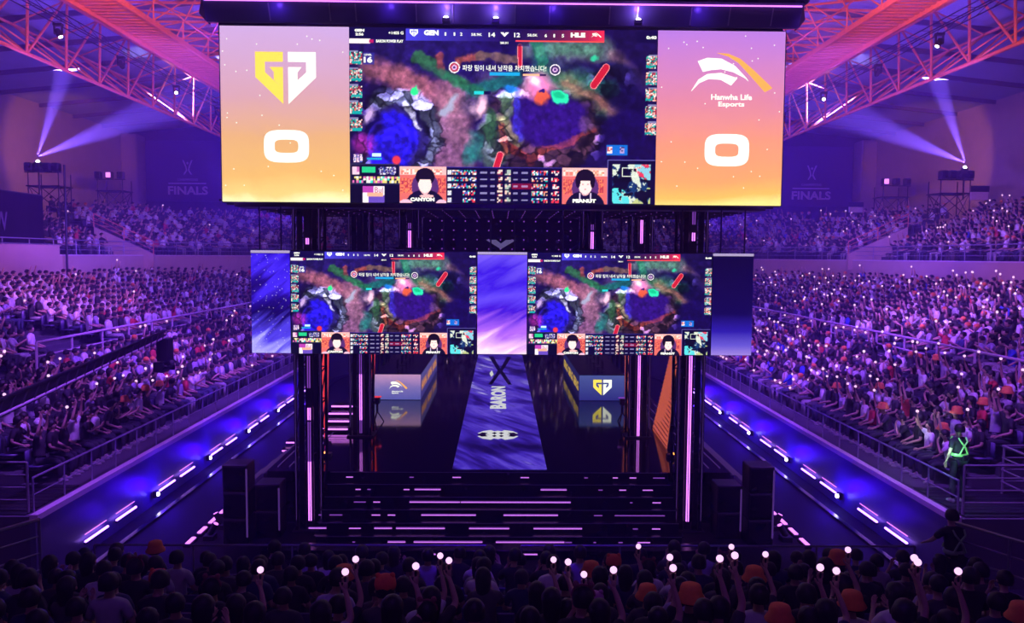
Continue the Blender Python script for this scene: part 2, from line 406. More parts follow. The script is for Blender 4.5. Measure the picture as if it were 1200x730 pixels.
for s in (-1, 1):
    nm = 'crane-side' if s < 0 else 'guard-side'
    railing(side_path(.14, 1.54, s, 16.6, 14), .72, 'low steel guard rail along the ledge of the %s stand' % nm, 1, 1.2, .022, M['rail'])
    railing(side_path(4.2, MID_Z, s, 19 if s > 0 else 24, 12), 1.25, 'grey walkway rail halfway up the %s stand' % nm, 2, 2.0, .042, M['ledge'])
    railing(side_path(13.7, 6.8, s, Y0, 14), .8, 'grey rail on the beige parapet of the %s upper stand' % nm, 2, 2.2, .03, M['rail'])
    railing([(s*9.75, 16.6, 1.53), (s*11.2, 16.6, 1.53)], 1.05, 'steel gate rail at the near end of the %s ledge' % nm, 3, 1.4, .03, M['steel'])
    railing([(s*11.5, 16.6, 1.53), (s*11.55, 18.2, 1.53), (s*14.6, 18.3, 1.53)], 1.1, 'steel rail around the %s landing' % nm, 3, 1.5, .03, M['steel'])
    railing([(s*7.7, 13.4, 1.3), (s*8.2, 12.2, 1.35), (s*8.2, 10.5, 1.8)], 1.15, 'dark steel stair rail at the %s edge of the front rows' % nm, 3, 1.2, .03, M['rail'])
railing([(-7.3, 14.4, .55), (-.2, 14.4, .55)], 1.1, 'thin front rail before the watching crowd, crane half', 1, 2.0, .022, M['rail'])
railing([(.4, 14.4, .55), (7.6, 14.4, .55)], 1.1, 'thin front rail before the watching crowd, guard half', 1, 2.0, .022, M['rail'])

# barrier-wall LED bars and lamps
def led_bar(s, y):
    o = empty('led_bar', (s*9.44, y, .34), 0, '%s violet LED bar from the camera end along the %s barrier wall' % (ORD[1+YB.index(y)], 'crane-side' if s < 0 else 'guard-side'), 'light bar', 'LED bars along the barrier wall')
    if 'bar' not in HEADS:
        HEADS['bar'] = MB().cbox(-.035, .035, -.56, .56, -.05, -.01).mesh('housing', M['black']); HEADS['tube'] = MB().tube((0, -.53, .01), (0, .53, .01), .028, 8).mesh('light_tube', M['led_vio'])
        HEADS['thin'] = MB().tube((0, -.5, 0), (0, .5, 0), .009, 6).mesh('light_tube', M['led_mag'])  # thin glowing tube modelled as the bar's reflection in the glossy wall
    link('housing', HEADS['bar'], o, (-s*.03, 0, 0)); link('light_tube', HEADS['tube'], o, (-s*.03, 0, 0)); link('light_tube', HEADS['thin'], o, (s*.04, .1, .13))
YB = []
for k in range(6): YB += [round(18.7+4.0*k, 2), round(20.2+4.0*k, 2)]
YB = YB[:11]
for s in (-1, 1):
    for y in YB: led_bar(s, y)
    for k, y in enumerate([21.9, 25.9, 29.9, 33.9, 37.9]):
        o = empty('wall_lamp', (s*9.4, y, .34), 0, 'small bright violet lamp, %s along the %s barrier wall' % (ORD[k+1], 'crane-side' if s < 0 else 'guard-side'), 'light', 'round lamps between the LED bars')
        MB().cbox(-.04, .06, -.09, .09, -.09, .09).build('housing', M['black'], o)
        MB().ball((-s*.06, 0, 0), .055).build('lens', M['white'], o)
        lamp('wall_wash', 'POINT', (s*9.1, y, .55), (0, 0, 0), (0.035, 0.0, 1.0), 80, .25)
    lamp('wall_wash', 'POINT', (s*9.0, 19.6, .6), (0, 0, 0), (0.035, 0.0, 1.0), 18, .25)
# foot lights on the arena floor before the speaker stacks
for s in (-1, 1):
    for k, y in enumerate([19.0, 19.75, 20.5, 21.3, 22.1]):
        o = empty('floor_light', (s*7.35, y, 0), 0, 'low magenta floor light, %s of its line, %s side' % (ORD[k+1], 'crane' if s < 0 else 'guard'), 'light', 'floor lights beside the speakers')
        MB().cbox(-.08, .08, -.28, .28, 0, .07).build('housing', M['black'], o)
        MB().cbox(-.05, .05, -.22, .22, .07, .10).build('light_strip', M['led_mag'], o)
M['toplight'] = glow('top_light_bar', (.62, .48, .95), .8)
M['emblem_lit'] = glow('emblem_glow', (.3, .22, .7), .35)  # glow put into a plain grey emblem that is no lamp
M['header'] = mat('header_panel_gloss', (.10, .09, .2), .3, 0, noise=(2, .1))
M['led_and_glint'] = glow('led_and_glint', (.30, .10, .85), .22); M['oranlamp'] = glow('orange_lamp', (1, .3, .05), 4)
def grad_mat(name, stops, axis=2, speck=0, flow=0, strength=1.0, diag=0.0):
    m = bpy.data.materials.new(name); m.use_nodes = True; nt = m.node_tree; nt.nodes.clear(); N = nt.nodes.new; L = nt.links.new
    tc = N('ShaderNodeTexCoord'); sp = N('ShaderNodeSeparateXYZ'); L(tc.outputs['Generated'], sp.inputs[0])
    cr = N('ShaderNodeValToRGB'); r = cr.color_ramp
    r.elements[0].position = stops[0][0]; r.elements[0].color = (*lin(stops[0][1]), 1)
    r.elements[1].position = stops[-1][0]; r.elements[1].color = (*lin(stops[-1][1]), 1)
    for p, c in stops[1:-1]: el = r.elements.new(p); el.color = (*lin(c), 1)
    src = sp.outputs[axis]
    if diag:
        a = N('ShaderNodeMath'); a.operation = 'MULTIPLY_ADD'; L(sp.outputs[0], a.inputs[0]); a.inputs[1].default_value = diag; L(src, a.inputs[2]); src = a.outputs[0]
    if flow:
        mp = N('ShaderNodeMapping'); L(tc.outputs['Object'], mp.inputs[0]); mp.vector_type = 'TEXTURE'; mp.inputs['Scale'].default_value = tuple(1/q for q in flow[1]); mp.inputs['Rotation'].default_value = flow[2]
        n = N('ShaderNodeTexNoise'); L(mp.outputs[0], n.inputs[0]); n.inputs['Scale'].default_value = 1; n.inputs['Detail'].default_value = 5; n.inputs['Distortion'].default_value = .8
        a = N('ShaderNodeMath'); a.operation = 'MULTIPLY_ADD'; L(n.outputs['Fac'], a.inputs[0]); a.inputs[1].default_value = flow[0]; L(src, a.inputs[2]); src = a.outputs[0]
        b = N('ShaderNodeMath'); b.operation = 'SUBTRACT'; L(src, b.inputs[0]); b.inputs[1].default_value = flow[0]*.5; src = b.outputs[0]
    L(src, cr.inputs[0]); e = N('ShaderNodeEmission'); e.inputs[1].default_value = strength; L(cr.outputs[0], e.inputs[0])
    if speck:
        v = N('ShaderNodeTexVoronoi'); v.inputs['Scale'].default_value = speck; L(tc.outputs['Object'], v.inputs[0])
        lt = N('ShaderNodeMath'); lt.operation = 'LESS_THAN'; L(v.outputs['Distance'], lt.inputs[0]); lt.inputs[1].default_value = .12
        mx = N('ShaderNodeMixRGB'); L(lt.outputs[0], mx.inputs[0]); L(cr.outputs[0], mx.inputs[1]); mx.inputs[2].default_value = (.8, .7, 1, 1); L(mx.outputs[0], e.inputs[0])
    o = N('ShaderNodeOutputMaterial'); L(e.outputs[0], o.inputs[0]); return m
def marble():
    m = bpy.data.materials.new('marbled_led'); m.use_nodes = True; nt = m.node_tree; N = nt.nodes.new; L = nt.links.new
    b = nt.nodes['Principled BSDF']; b.inputs['Base Color'].default_value = (.01, .01, .02, 1); b.inputs['Roughness'].default_value = .35
    tc = N('ShaderNodeTexCoord'); mp = N('ShaderNodeMapping'); L(tc.outputs['Object'], mp.inputs[0]); mp.vector_type = 'TEXTURE'; mp.inputs['Scale'].default_value = (1.1, 4.5, 1); mp.inputs['Rotation'].default_value = (0, 0, .5); mp.inputs['Location'].default_value = (1.3, 2, 0)
    n = N('ShaderNodeTexNoise'); L(mp.outputs[0], n.inputs[0]); n.inputs['Scale'].default_value = .8; n.inputs['Detail'].default_value = 3; n.inputs['Distortion'].default_value = 1.2
    mp2 = N('ShaderNodeMapping'); L(tc.outputs['Object'], mp2.inputs[0]); mp2.vector_type = 'TEXTURE'; mp2.inputs['Rotation'].default_value = (0, 0, .5); mp2.inputs['Scale'].default_value = (.45, 3.5, 1)
    n2 = N('ShaderNodeTexNoise'); L(mp2.outputs[0], n2.inputs[0]); n2.inputs['Scale'].default_value = 1.3; n2.inputs['Detail'].default_value = 8; n2.inputs['Distortion'].default_value = 1.0
    w = N('ShaderNodeMath'); w.operation = 'MULTIPLY_ADD'; L(n2.outputs['Fac'], w.inputs[0]); w.inputs[1].default_value = .5; w.inputs[2].default_value = -.25
    mu = N('ShaderNodeMath'); mu.operation = 'ADD'; L(n.outputs['Fac'], mu.inputs[0]); L(w.outputs[0], mu.inputs[1])
    cr = N('ShaderNodeValToRGB'); r = cr.color_ramp
    r.elements[0].position = .28; r.elements[0].color = (*lin((20, 8, 84)), 1); r.elements[1].position = .76; r.elements[1].color = (*lin((190, 178, 255)), 1)
    for p, c in ((.40, (46, 24, 150)), (.50, (70, 44, 205)), (.60, (104, 78, 238)), (.64, (66, 44, 190)), (.68, (130, 110, 245))): r.elements.new(p).color = (*lin(c), 1)
    L(mu.outputs[0], cr.inputs[0]); L(cr.outputs[0], b.inputs['Emission Color']); b.inputs['Emission Strength'].default_value = .85
    return m
M['marble'] = marble()
M['led_text'] = glow('runway_text', (.80, .78, .95), .85)
M['led_and_glint'] = glow('led_and_glint', (.30, .10, .85), .22)  # serves the LED lines and the painted glints on towers and speakers
M['oranlamp'] = glow('orange_lamp', (1, .3, .05), 4)
M['gold2'] = glow('desk_gold', lin((225, 180, 80)), .75); M['orange2'] = glow('desk_orange', lin((235, 150, 90)), .75)
M['desk_gen'] = grad_mat('desk_screen_blue', [(0, (45, 45, 140)), (1, (78, 88, 170))], 2)
M['desk_hle'] = grad_mat('desk_screen_lilac', [(0, (92, 92, 190)), (.45, (128, 112, 200)), (1, (205, 150, 215))], 2, 0, (.35, (.8, 1, 2), (0, .5, 0)))
M['desk_side_gen'] = grad_mat('desk_side_blue', [(0, (22, 18, 70)), (1, (40, 38, 100))], 2)
M['desk_side_hle'] = grad_mat('desk_side_lilac', [(0, (60, 50, 130)), (1, (90, 80, 160))], 2)
# ------------------------------------------------------------------ stage
ZS = 1.4
struct('stage_floor', MB().box(-5.9, 5.9, 20.35, 47, ZS-.25, ZS), M['gloss'])
struct('stage_base', MB().box(-5.7, 5.7, 20.6, 46.5, 0, ZS-.25), M['blacksat'])
LSEG = [  # lit segments of each riser, in metres either side of the axis
 [(405, 413, 1), (480, 485, 0), (531, 541, 1), (612, 622, 1), (688, 692, 0), (722, 728, 1), (742, 750, 1), (770, 784, 0)],
 [(416, 422, 1), (430, 434, 0), (473, 480, 1), (486, 517, 1), (636, 667, 1), (705, 710, 0), (730, 738, 1), (758, 770, 1)],
 [(414, 428, 0), (437, 445, 1), (480, 540, 1), (541, 672, 1), (743, 746, 0), (770, 780, 1)],
 [(372, 375, 0), (385, 400, 0), (435, 445, 1), (454, 463, 1), (494, 559, 1), (592, 657, 1), (700, 710, 0), (725, 785, 0)],
 [(360, 381, 1), (408, 422, 1), (438, 459, 1), (464, 522, 1), (551, 599, 1), (628, 686, 1), (747, 753, 0), (770, 780, 1)],
 [(412, 415, 0), (454, 475, 1), (485, 567, 1), (583, 665, 1), (666, 674, 0), (700, 703, 0), (730, 735, 0), (753, 768, 1)]]
for k in range(6):
    z1 = ZS-.233*k; y = 20.35-.29*k
    o = empty('stage_step', (0, y, 0), 0, 'glossy black stage step with pink light strips, %s step from the top' % ORD[k+1], 'step', 'front stage steps')
    w = 4.30+.012*k
    if k < 5:
        MB().cbox(-w-.07, w+.07, -.29, 0, z1-.27, z1-.233, .008).build('tread', M['blacksat'], o)
    MB().box(-w, w, -.02, .02, z1-.233, z1).build('riser', M['blacksat'], o)
    MB().box(-w, w, -.03, -.02, z1-.015, z1).build('nosing', M['rail'], o)
    for a, b, hot in LSEG[k]:
        xa, xb = (a-587)*y/950, (b-587)*y/950
        MB().box(xa, xb, -.035, -.02, z1-.148, z1-.124).build('light_strip', M['led_step'] if hot else M['led_dim'], o)
        if hot and b-a > 20: MB().box(xa, xb, -.035, -.02, z1-.112, z1-.104).build('light_strip', M['led_dim'], o)  # dim line added as the bar's reflection in the glossy tread
for a, b in ((358, 362), (506, 511), (568, 580), (615, 633)):
    pass
o = empty('front_plinth', (0, 18.0, 0), 0, 'low black plinth with pink light strips at the foot of the stage steps', 'plinth')
MB().cbox(-5.4, 5.4, 0, .5, 0, .22, .01).build('body', M['blacksat'], o)
for a, b in ((358, 362), (506, 511), (568, 580), (616, 633)): MB().box((a-587)*18/950, (b-587)*18/950, -.012, 0, .12, .15).build('light_strip', M['led_step'], o)
# side steps of the stage, running back along each flank
for s in (-1, 1):
    for k in range(4):
        x = 5.9+.36*k; z = 1.12-.28*k
        o = empty('side_step', (0, 0, 0), 0, 'dark violet-edged side step of the stage, %s from the top, %s side' % (ORD[k+1], 'crane' if s < 0 else 'guard'), 'step', 'side stage steps')
        MB().cbox(*sorted((s*x, s*(x+.36))), 21.2, 24.9 if s < 0 else 30, 0, z, .01).build('tread', M['blacksat'], o)
        MB().box(*sorted((s*(x+.345), s*(x+.365))), 21.2, 24.8 if s < 0 else 29.8, z-.02, z+.012).build('edge_strip', M['led_and_glint'], o)
    for j, (x, e) in enumerate(((5.15, 29.5), (5.45, 30), (5.75, 30))):
        tag(MB().box(*sorted((s*x, s*(x+.018))), 20.8, e, ZS, ZS+.012).build('floor_strip', M['led_and_glint']), 'thin violet light line set in the stage floor, %s from the steps edge, %s side' % (ORD[j+1], 'crane' if s < 0 else 'guard'), 'light strip', 'light lines in the stage floor')
    o = empty('wing_light', (s*4.75, 21.9, ZS), 0, 'small glowing orange lamp on the stage floor, %s side' % ('crane' if s < 0 else 'guard'), 'light')
    MB().cbox(-.16, .16, -.12, .12, 0, .1).build('body', M['black'], o); MB().ball((0, -.02, .11), .07, sz=.5).build('lens', M['oranlamp'], o)
for n in (4,):
    for k in range(n):
        y = 24.9+.42*k; z = .16*(k+1)
        o = empty('lit_step', (-5.1, y, ZS), 0, 'pink-lit step of the far crane-side flight, %s from the bottom' % ORD[k+1], 'step', 'pink-lit side flight')
        MB().cbox(-.38, .38, 0, .42, 0, z, .01).build('tread', M['blacksat'], o); MB().box(-.38, .38, -.02, 0, z-.08, z-.03).build('light_strip', M['led_mag'], o)
for k in range(3):
    y = 25.0+.5*k; z = .58+.15*k
    o = empty('lit_step', (-6.62, y, 0), 0, 'short pink-lit step outside the crane-side tower, %s from the bottom' % ORD[k+1], 'step', 'short pink-lit steps')
    MB().cbox(-.3, .35, 0, .5, 0, z, .01).build('tread', M['blacksat'], o); MB().box(-.3, .3, -.02, 0, z-.08, z-.04).build('light_strip', M['led_mag'], o)

# LED runway in the floor
o = empty('floor_screen', (0, 0, ZS), 0, 'blue marbled LED runway down the middle of the stage with BARON lettering', 'screen')
MB().cbox(-1.22, 1.22, 20.6, 46, .0, .02, .005).build('led_panel', M['marble'], o)
text_obj('BARON', M['led_text'], o, (-.07, 31.3, .026), (0, 1, 0), (-1, 0, 0), 5.0, .60, .05, 'lettering')
e, e2 = MB(), MB(); U = lambda u, v, z=.026: (-.06+.62*u, 24.55+.68*v, z)
e.poly([U(*q) for q in ((-1, .3), (-.75, .75), (-.35, .98), (-.18, .7), (0, .85), (.18, .7), (.35, .98), (.75, .75), (1, .3), (.72, .1), (.72, -.1), (1, -.3), (.75, -.75), (.35, -.98), (.18, -.7), (0, -.85), (-.18, -.7), (-.35, -.98), (-.75, -.75), (-1, -.3), (-.72, -.1), (-.72, .1))], (0, 0, .003))
for q in (-1, 1):
    e2.poly([U(q*1.02, 0, .031), U(q*.8, .42, .031), U(q*.5, .36, .031), U(q*.62, .08, .031), U(q*.42, 0, .031), U(q*.62, -.08, .031), U(q*.5, -.36, .031), U(q*.8, -.42, .031)], (0, 0, .002))
    for p in (-1, 1): e2.poly([U(q*.17, p*.06, .031), U(q*.3, p*.28, .031), U(q*.17, p*.5, .031), U(q*.05, p*.28, .031)], (0, 0, .002))
e2.build('emblem_cutout', M['banner'], o)
e.build('emblem', M['led_text'], o)
e = MB()
for q in (-1, 1):
    e.poly([(q*.62, 43.9, .024), (q*.38, 43.9, .024), (-q*.05, 38.6, .024), (q*.1, 38.2, .024)], (0, 0, .004))
    e.poly([(q*.1, 38.6, .024), (-q*.06, 38.2, .024), (q*.34, 34.3, .024), (q*.5, 34.3, .024)], (0, 0, .004))
e.build('hourglass_mark', M['black'], o)
MB().poly([(-.5, 37.5, .026), (-.4, 36.5, .026), (-.3, 37.2, .026), (-.4, 38.6, .026)], (0, 0, .003)).build('emblem', M['led_text'], o)

# team desks with LED fascias
def gen_logo(mb_l, mb_r, cx, cz, S, P):
    """two halves of a shield made of a squared G and its mirror; S = half height; P maps (u, w) to a point"""
    for q, mb in ((-1, mb_l), (1, mb_r)):
        f = lambda u, w: P(cx+q*u*S, cz+w*S)
        mb.poly([f(.10, 1), f(1.18, 1), f(1.18, .62), f(.10, .62)], P(0, 0, True))
        mb.poly([f(1.18, .62), f(1.18, .03), f(.8, .38), f(.8, .62)], P(0, 0, True))
        mb.poly([f(1.18, .03), f(.10, -1), f(.10, -.42), f(.8, .22), f(.8, .38)], P(0, 0, True))
        mb.poly([f(.10, -.42), f(.10, .42), f(.62, .42), f(.46, .22), f(.46, -.08)], P(0, 0, True))
def bow_logo(mw, mo, cx, cz, S, P, txt=None):
    def arc(mb, top, bot):
        n = len(top)
        for i in range(n-1): mb.poly([P(cx+top[i][0]*S, cz+top[i][1]*S), P(cx+top[i+1][0]*S, cz+top[i+1][1]*S), P(cx+bot[i+1][0]*S, cz+bot[i+1][1]*S), P(cx+bot[i][0]*S, cz+bot[i][1]*S)], P(0, 0, True))
    arc(mw, [(-.88, .42), (-.6, .52), (-.2, .50), (.2, .30), (.52, -.02), (.60, -.12)], [(-.72, .12), (-.5, .17), (-.2, .20), (.15, .12), (.5, -.05), (.59, -.13)])
    arc(mw, [(-1.05, -.42), (-.85, -.1), (-.6, .06), (-.2, .10), (.28, -.05)], [(-1.04, -.43), (-.82, -.2), (-.55, -.08), (-.2, -.1), (.1, -.26)])
    arc(mo, [(-.32, .66), (.0, .64), (.35, .5), (.75, .18), (1.3, -.32)], [(-.32, .65), (.0, .56), (.3, .38), (.65, .02), (1.08, -.44)])
def desk(s):
    lab = 'player desk with blue-grey LED fascia and gold-white shield logo' if s > 0 else 'player desk with lilac LED fascia and white-orange bow logo'
    o = empty('player_desk', (s*3.9, 30.6, ZS), 0, lab, 'desk')
    w = .88
    MB().cbox(-w, w, 0, 8.0, .92, 1.0, .01).build('desk_top', M['blacksat'], o)
    MB().cbox(-w+.02, w-.02, .03, .08, 0, .92, .01).build('end_panel', M['black'], o)
    MB().box(-w, w, -.02, .02, .02, .98).build('front_screen', M['desk_gen'] if s > 0 else M['desk_hle'], o)
    MB().box(*sorted((-s*w, -s*(w-.03))), .03, 7.9, .02, .98).build('side_screen', M['desk_side_gen'] if s > 0 else M['desk_side_hle'], o)
    P = lambda u, v, d=False: Vector((0, -.006, 0)) if d else Vector((u, -.022, v))
    a, b = MB(), MB()
    if s > 0:
        gen_logo(a, b, 0.0, .52, .30, P); a.build('logo_half', M['gold'], o); b.build('logo_half', M['txt'], o)
    else:
        bow_logo(a, b, 0.0, .56, .30, P); a.build('logo_mark', M['txt'], o); b.build('logo_mark', M['orange'], o)
        text_obj('Hanwha Life\nEsports', M['txt'], o, (0, -.028, .30), (1, 0, 0), (0, 0, 1), .42, .13, .03)
    sx = -s*(w+.008)
    t = 'GEN  GEN  GEN' if s > 0 else 'HLE  HLE  HLE'
    for y in (1.4, 3.9, 6.4):
        text_obj('GEN.G' if s > 0 else 'HANWHA', M['gold2'] if s > 0 else M['orange2'], o, (sx, y, .5), (0, -1, 0) if s > 0 else (0, 1, 0), (0, 0, 1), 2.2, .38, .06)
    # chairs and monitors behind
    for k in range(5):
        y = 31.5+1.4*k
        m = empty('monitor', (s*4.0, y, ZS+1.0), -s*PI/2, 'slim black monitor on the %s-logo desk, %s from its near end' % ('shield' if s > 0 else 'bow', ORD[k+1]), 'monitor', 'monitors on the player desks')
        MB().cbox(-.27, .27, -.015, .015, .12, .46).build('display', M['blacksat'], m); MB().tube((0, 0, 0), (0, 0, .2), .02).lathe([(.12, 0), (.12, .012)], 12).build('stand', M['black'], m)
        c = empty('gaming_chair', (s*4.9, y, ZS), s*PI/2, 'black high-backed gaming chair behind the %s-logo desk, %s from its near end' % ('shield' if s > 0 else 'bow', ORD[k+1]), 'chair', 'gaming chairs behind the desks')
        MB().cbox(-.26, .26, -.26, .26, .42, .54, .04).build('seat', M['black'], c); MB().cbox(-.26, .26, -.34, -.22, .5, 1.3, .05).build('backrest', M['black'], c)
        bs = MB().tube((0, 0, .1), (0, 0, .42), .03)
        for i in range(5): bs.tube((0, 0, .12), (.3*math.cos(i*1.257), .3*math.sin(i*1.257), .04), .02)
        bs.build('base', M['black'], c)
desk(-1); desk(1)

# leaning LED wings at the stage flanks
def wing(pts, th, m, label, slats=0):
    o = empty('stage_wing', pts[0], 0, label, 'panel'); b = Vector(pts[0]); P = [Vector(p)-b for p in pts]
    MB().poly(P, th).build('frame', M['black'], o)
    n = (P[1]-P[0]).cross(P[3]-P[0]).normalized()
    if n.y > 0 and abs(n.y) > .3: n = -n
    side = -1 if pts[0][0] > 0 else 1
    if n.x*side < 0 and abs(n.x) > .3: n = -n
    MB().poly([p+n*.02 for p in P], n*.01).build('led_face', m, o)
    if slats:
        for k in range(slats):
            t = (k+.5)/slats; a, c = P[0].lerp(P[3], t), P[1].lerp(P[2], t)
            MB().tube(a+n*.05, c+n*.05, .014, 5).build('slat', M['slat'], o)
wing([(4.82, 22.9, ZS), (4.92, 25.6, ZS), (6.2, 28.2, 4.5), (5.65, 25.2, 4.5)], (.08, 0, 0), M['oranled'], 'tall leaning orange-lit slatted wing on the guard side of the stage', 26)
wing([(-4.99, 22.9, ZS), (-4.93, 22.9, ZS), (-4.86, 23.0, 4.55), (-5.10, 23.0, 4.55)], (0, .08, 0), M['redled'], 'slim red-lit wing narrowing to the floor beside the crane-side tower')
wing([(4.70, 30.2, ZS), (4.86, 30.2, ZS), (4.92, 30.3, 5.2), (4.66, 30.3, 5.2)], (0, .08, 0), M['oranled'], 'narrow upright orange light strip beside the shield-logo desk')
wing([(-4.78, 30.2, ZS), (-4.74, 30.2, ZS), (-4.62, 30.3, 5.2), (-4.88, 30.3, 5.2)], (0, .08, 0), M['redled'], 'narrow upright red light strip beside the bow-logo desk')

# towers
def tower(x, y, z0, z1, w, led, label, dim=False):
    o = empty('truss_tower', (x, y, z0), 0, label, 'tower'); h = z1-z0; q = w/2
    for a in (-q, q):
        for b in (0, w): MB().cbox(a-.035, a+.035, b-.035, b+.035, 0, h, .01).build('upright', M['blacksat'], o)
    for a in (-1, 1): MB().cbox(*sorted((a*q*.35, a*q*.8)), .04, .08, 0, h, .01).build('cladding', M['blacksat'], o)
    MB().cbox(-q*.3, q*.3, .1, .16, 0, h).build('channel', M['black'], o)
    br = MB()
    n = max(2, int(h/.8))
    for k in range(n):
        za, zb = h*k/n, h*(k+1)/n
        br.tube((-q, w, za), (q, w, zb), .02, 4).tube((-q, 0, za), (-q, w, zb), .02, 4).tube((q, 0, za), (q, w, zb), .02, 4).tube((-q, w, zb), (q, w, zb), .02, 4)
    tag(br.build('lacing', M['black'], o), kind='stuff')
    for a, b, m in led:
        for e in (-.025, .025): MB().box(e-.011, e+.011, .06, .09, a-z0, b-z0).build('light_tube', M[m], o)
    MB().cbox(-q-.1, q+.1, -.1, w+.1, 0, .05).build('base_plate', M['black'], o)
    for a in (-1, 1): MB().box(a*q-.006, a*q+.006, -.045, -.036, .3, h).build('edge_glint', M['led_and_glint'], o)  # glowing slivers painted in as the glint on the upright edges
    return o
tower(-4.74, 19.9, 0, 8.14, .62, [(.25, 1.75, 'led_mag'), (1.75, 2.75, 'led_dim'), (2.8, 3.1, 'led_mag'), (3.6, 4.4, 'led_dim'), (7.15, 7.3, 'led_mag')], 'black light tower with pink tube, at the crane-side end of the steps')
tower(4.74, 19.9, 0, 8.14, .62, [(.25, 4.7, 'led_mag'), (7.3, 7.5, 'led_mag'), (7.7, 8.2, 'led_dim')], 'black light tower with long bright pink tube, at the guard-side end of the steps')
tower(-4.22, 24.3, ZS, 8.14, .60, [(1.9, 3.3, 'led_mag'), (1.5, 1.9, 'led_dim'), (3.3, 4.0, 'led_dim')], 'rear black tower with violet tube beside the bow-logo desk')
tower(4.22, 24.3, ZS, 8.14, .60, [(ZS+.05, 4.0, 'led_mag'), (7.3, 8.0, 'led_mag')], 'rear black tower with violet tube beside the shield-logo desk')
for s in (-1, 1):
    tower(s*2.42, 21.5, 7.05, 8.14, .5, [(7.05, 7.55, 'led_mag'), (7.6, 7.75, 'led_dim')], 'short black hanging truss leg above the %s game screen' % ('crane-side' if s < 0 else 'guard-side'))

# stage cameras, speaker stacks
for s in (-1, 1):
    o = empty('stage_camera', (s*4.06, 26.6, ZS), 0, 'small black camera on a pedestal before the %s-logo desk' % ('bow' if s < 0 else 'shield'), 'camera')
    b = MB().tube((0, 0, .3), (0, 0, .62), .04)
    for i in range(3): b.tube((0, 0, .34), (.22*math.cos(i*2.1), .22*math.sin(i*2.1), 0), .02)
    b.build('tripod', M['black'], o); MB().cbox(-.08, .08, -.16, .16, .6, .8).build('body', M['black'], o)
    MB().tube((0, .16, .7), (0, .28, .7), .05, 10).build('lens', M['blacksat'], o); MB().cbox(-.14, .14, -.05, .03, .81, .85).build('tally_light', M['redled'] if s < 0 else M['led_dim'], o)
    for j, (dx, hh) in enumerate(((0, 1.95), (.62, 1.35))):
        x = s*(6.25-dx)
        o = empty('speaker_stack', (x, 18.9+.5*j, 0), 0, '%s black loudspeaker stack below the stage, %s side' % (('tall', 'shorter')[j], 'crane' if s < 0 else 'guard'), 'speaker')
        n = 3 if j == 0 else 2
        for k in range(n):
            z0 = hh*k/n
            c = MB().cbox(-.3, .3, 0, .6, z0+.005, z0+hh/n-.01, .02).build('cabinet', M['black'], o)
            MB().cbox(-.26, .26, -.015, .0, z0+.05, z0+hh/n-.06, .005).build('grille', M['blacksat'], c)
            for q in (-1, 1): MB().lathe([(.05, 0), (.09, .01), (.11, .012)], 12, (q*.12, -.02, z0+hh/n/2)).build('handle', M['rail'], c) if False else None
        MB().cbox(.26, .3, -.03, 0, .2, hh-.1).build('edge_glint', M['led_and_glint'], o)  # glow strip drawn as a faint glint along the cabinet edge
    for k, (yy, ax) in enumerate(((19.3, -s*.5), (20.1, s*.45))):
        moving = empty('floor_beam_light', (s*7.0, yy, .05), 0, 'small moving-head beam lamp on the arena floor, %s, %s side' % (('near one', 'far one')[k], 'crane' if s < 0 else 'guard'), 'light')
        MB().cbox(-.13, .13, -.13, .13, -.05, .08).build('base', M['black'], moving); MB().tube((0, 0, .08), (ax*.3, 0, .34), .075, 10).build('lamp_head', M['black'], moving)
        MB().tube((ax*.3, 0, .34), (ax*.31, 0, .35), .06, 10).build('lens', M['led_mag'], moving)

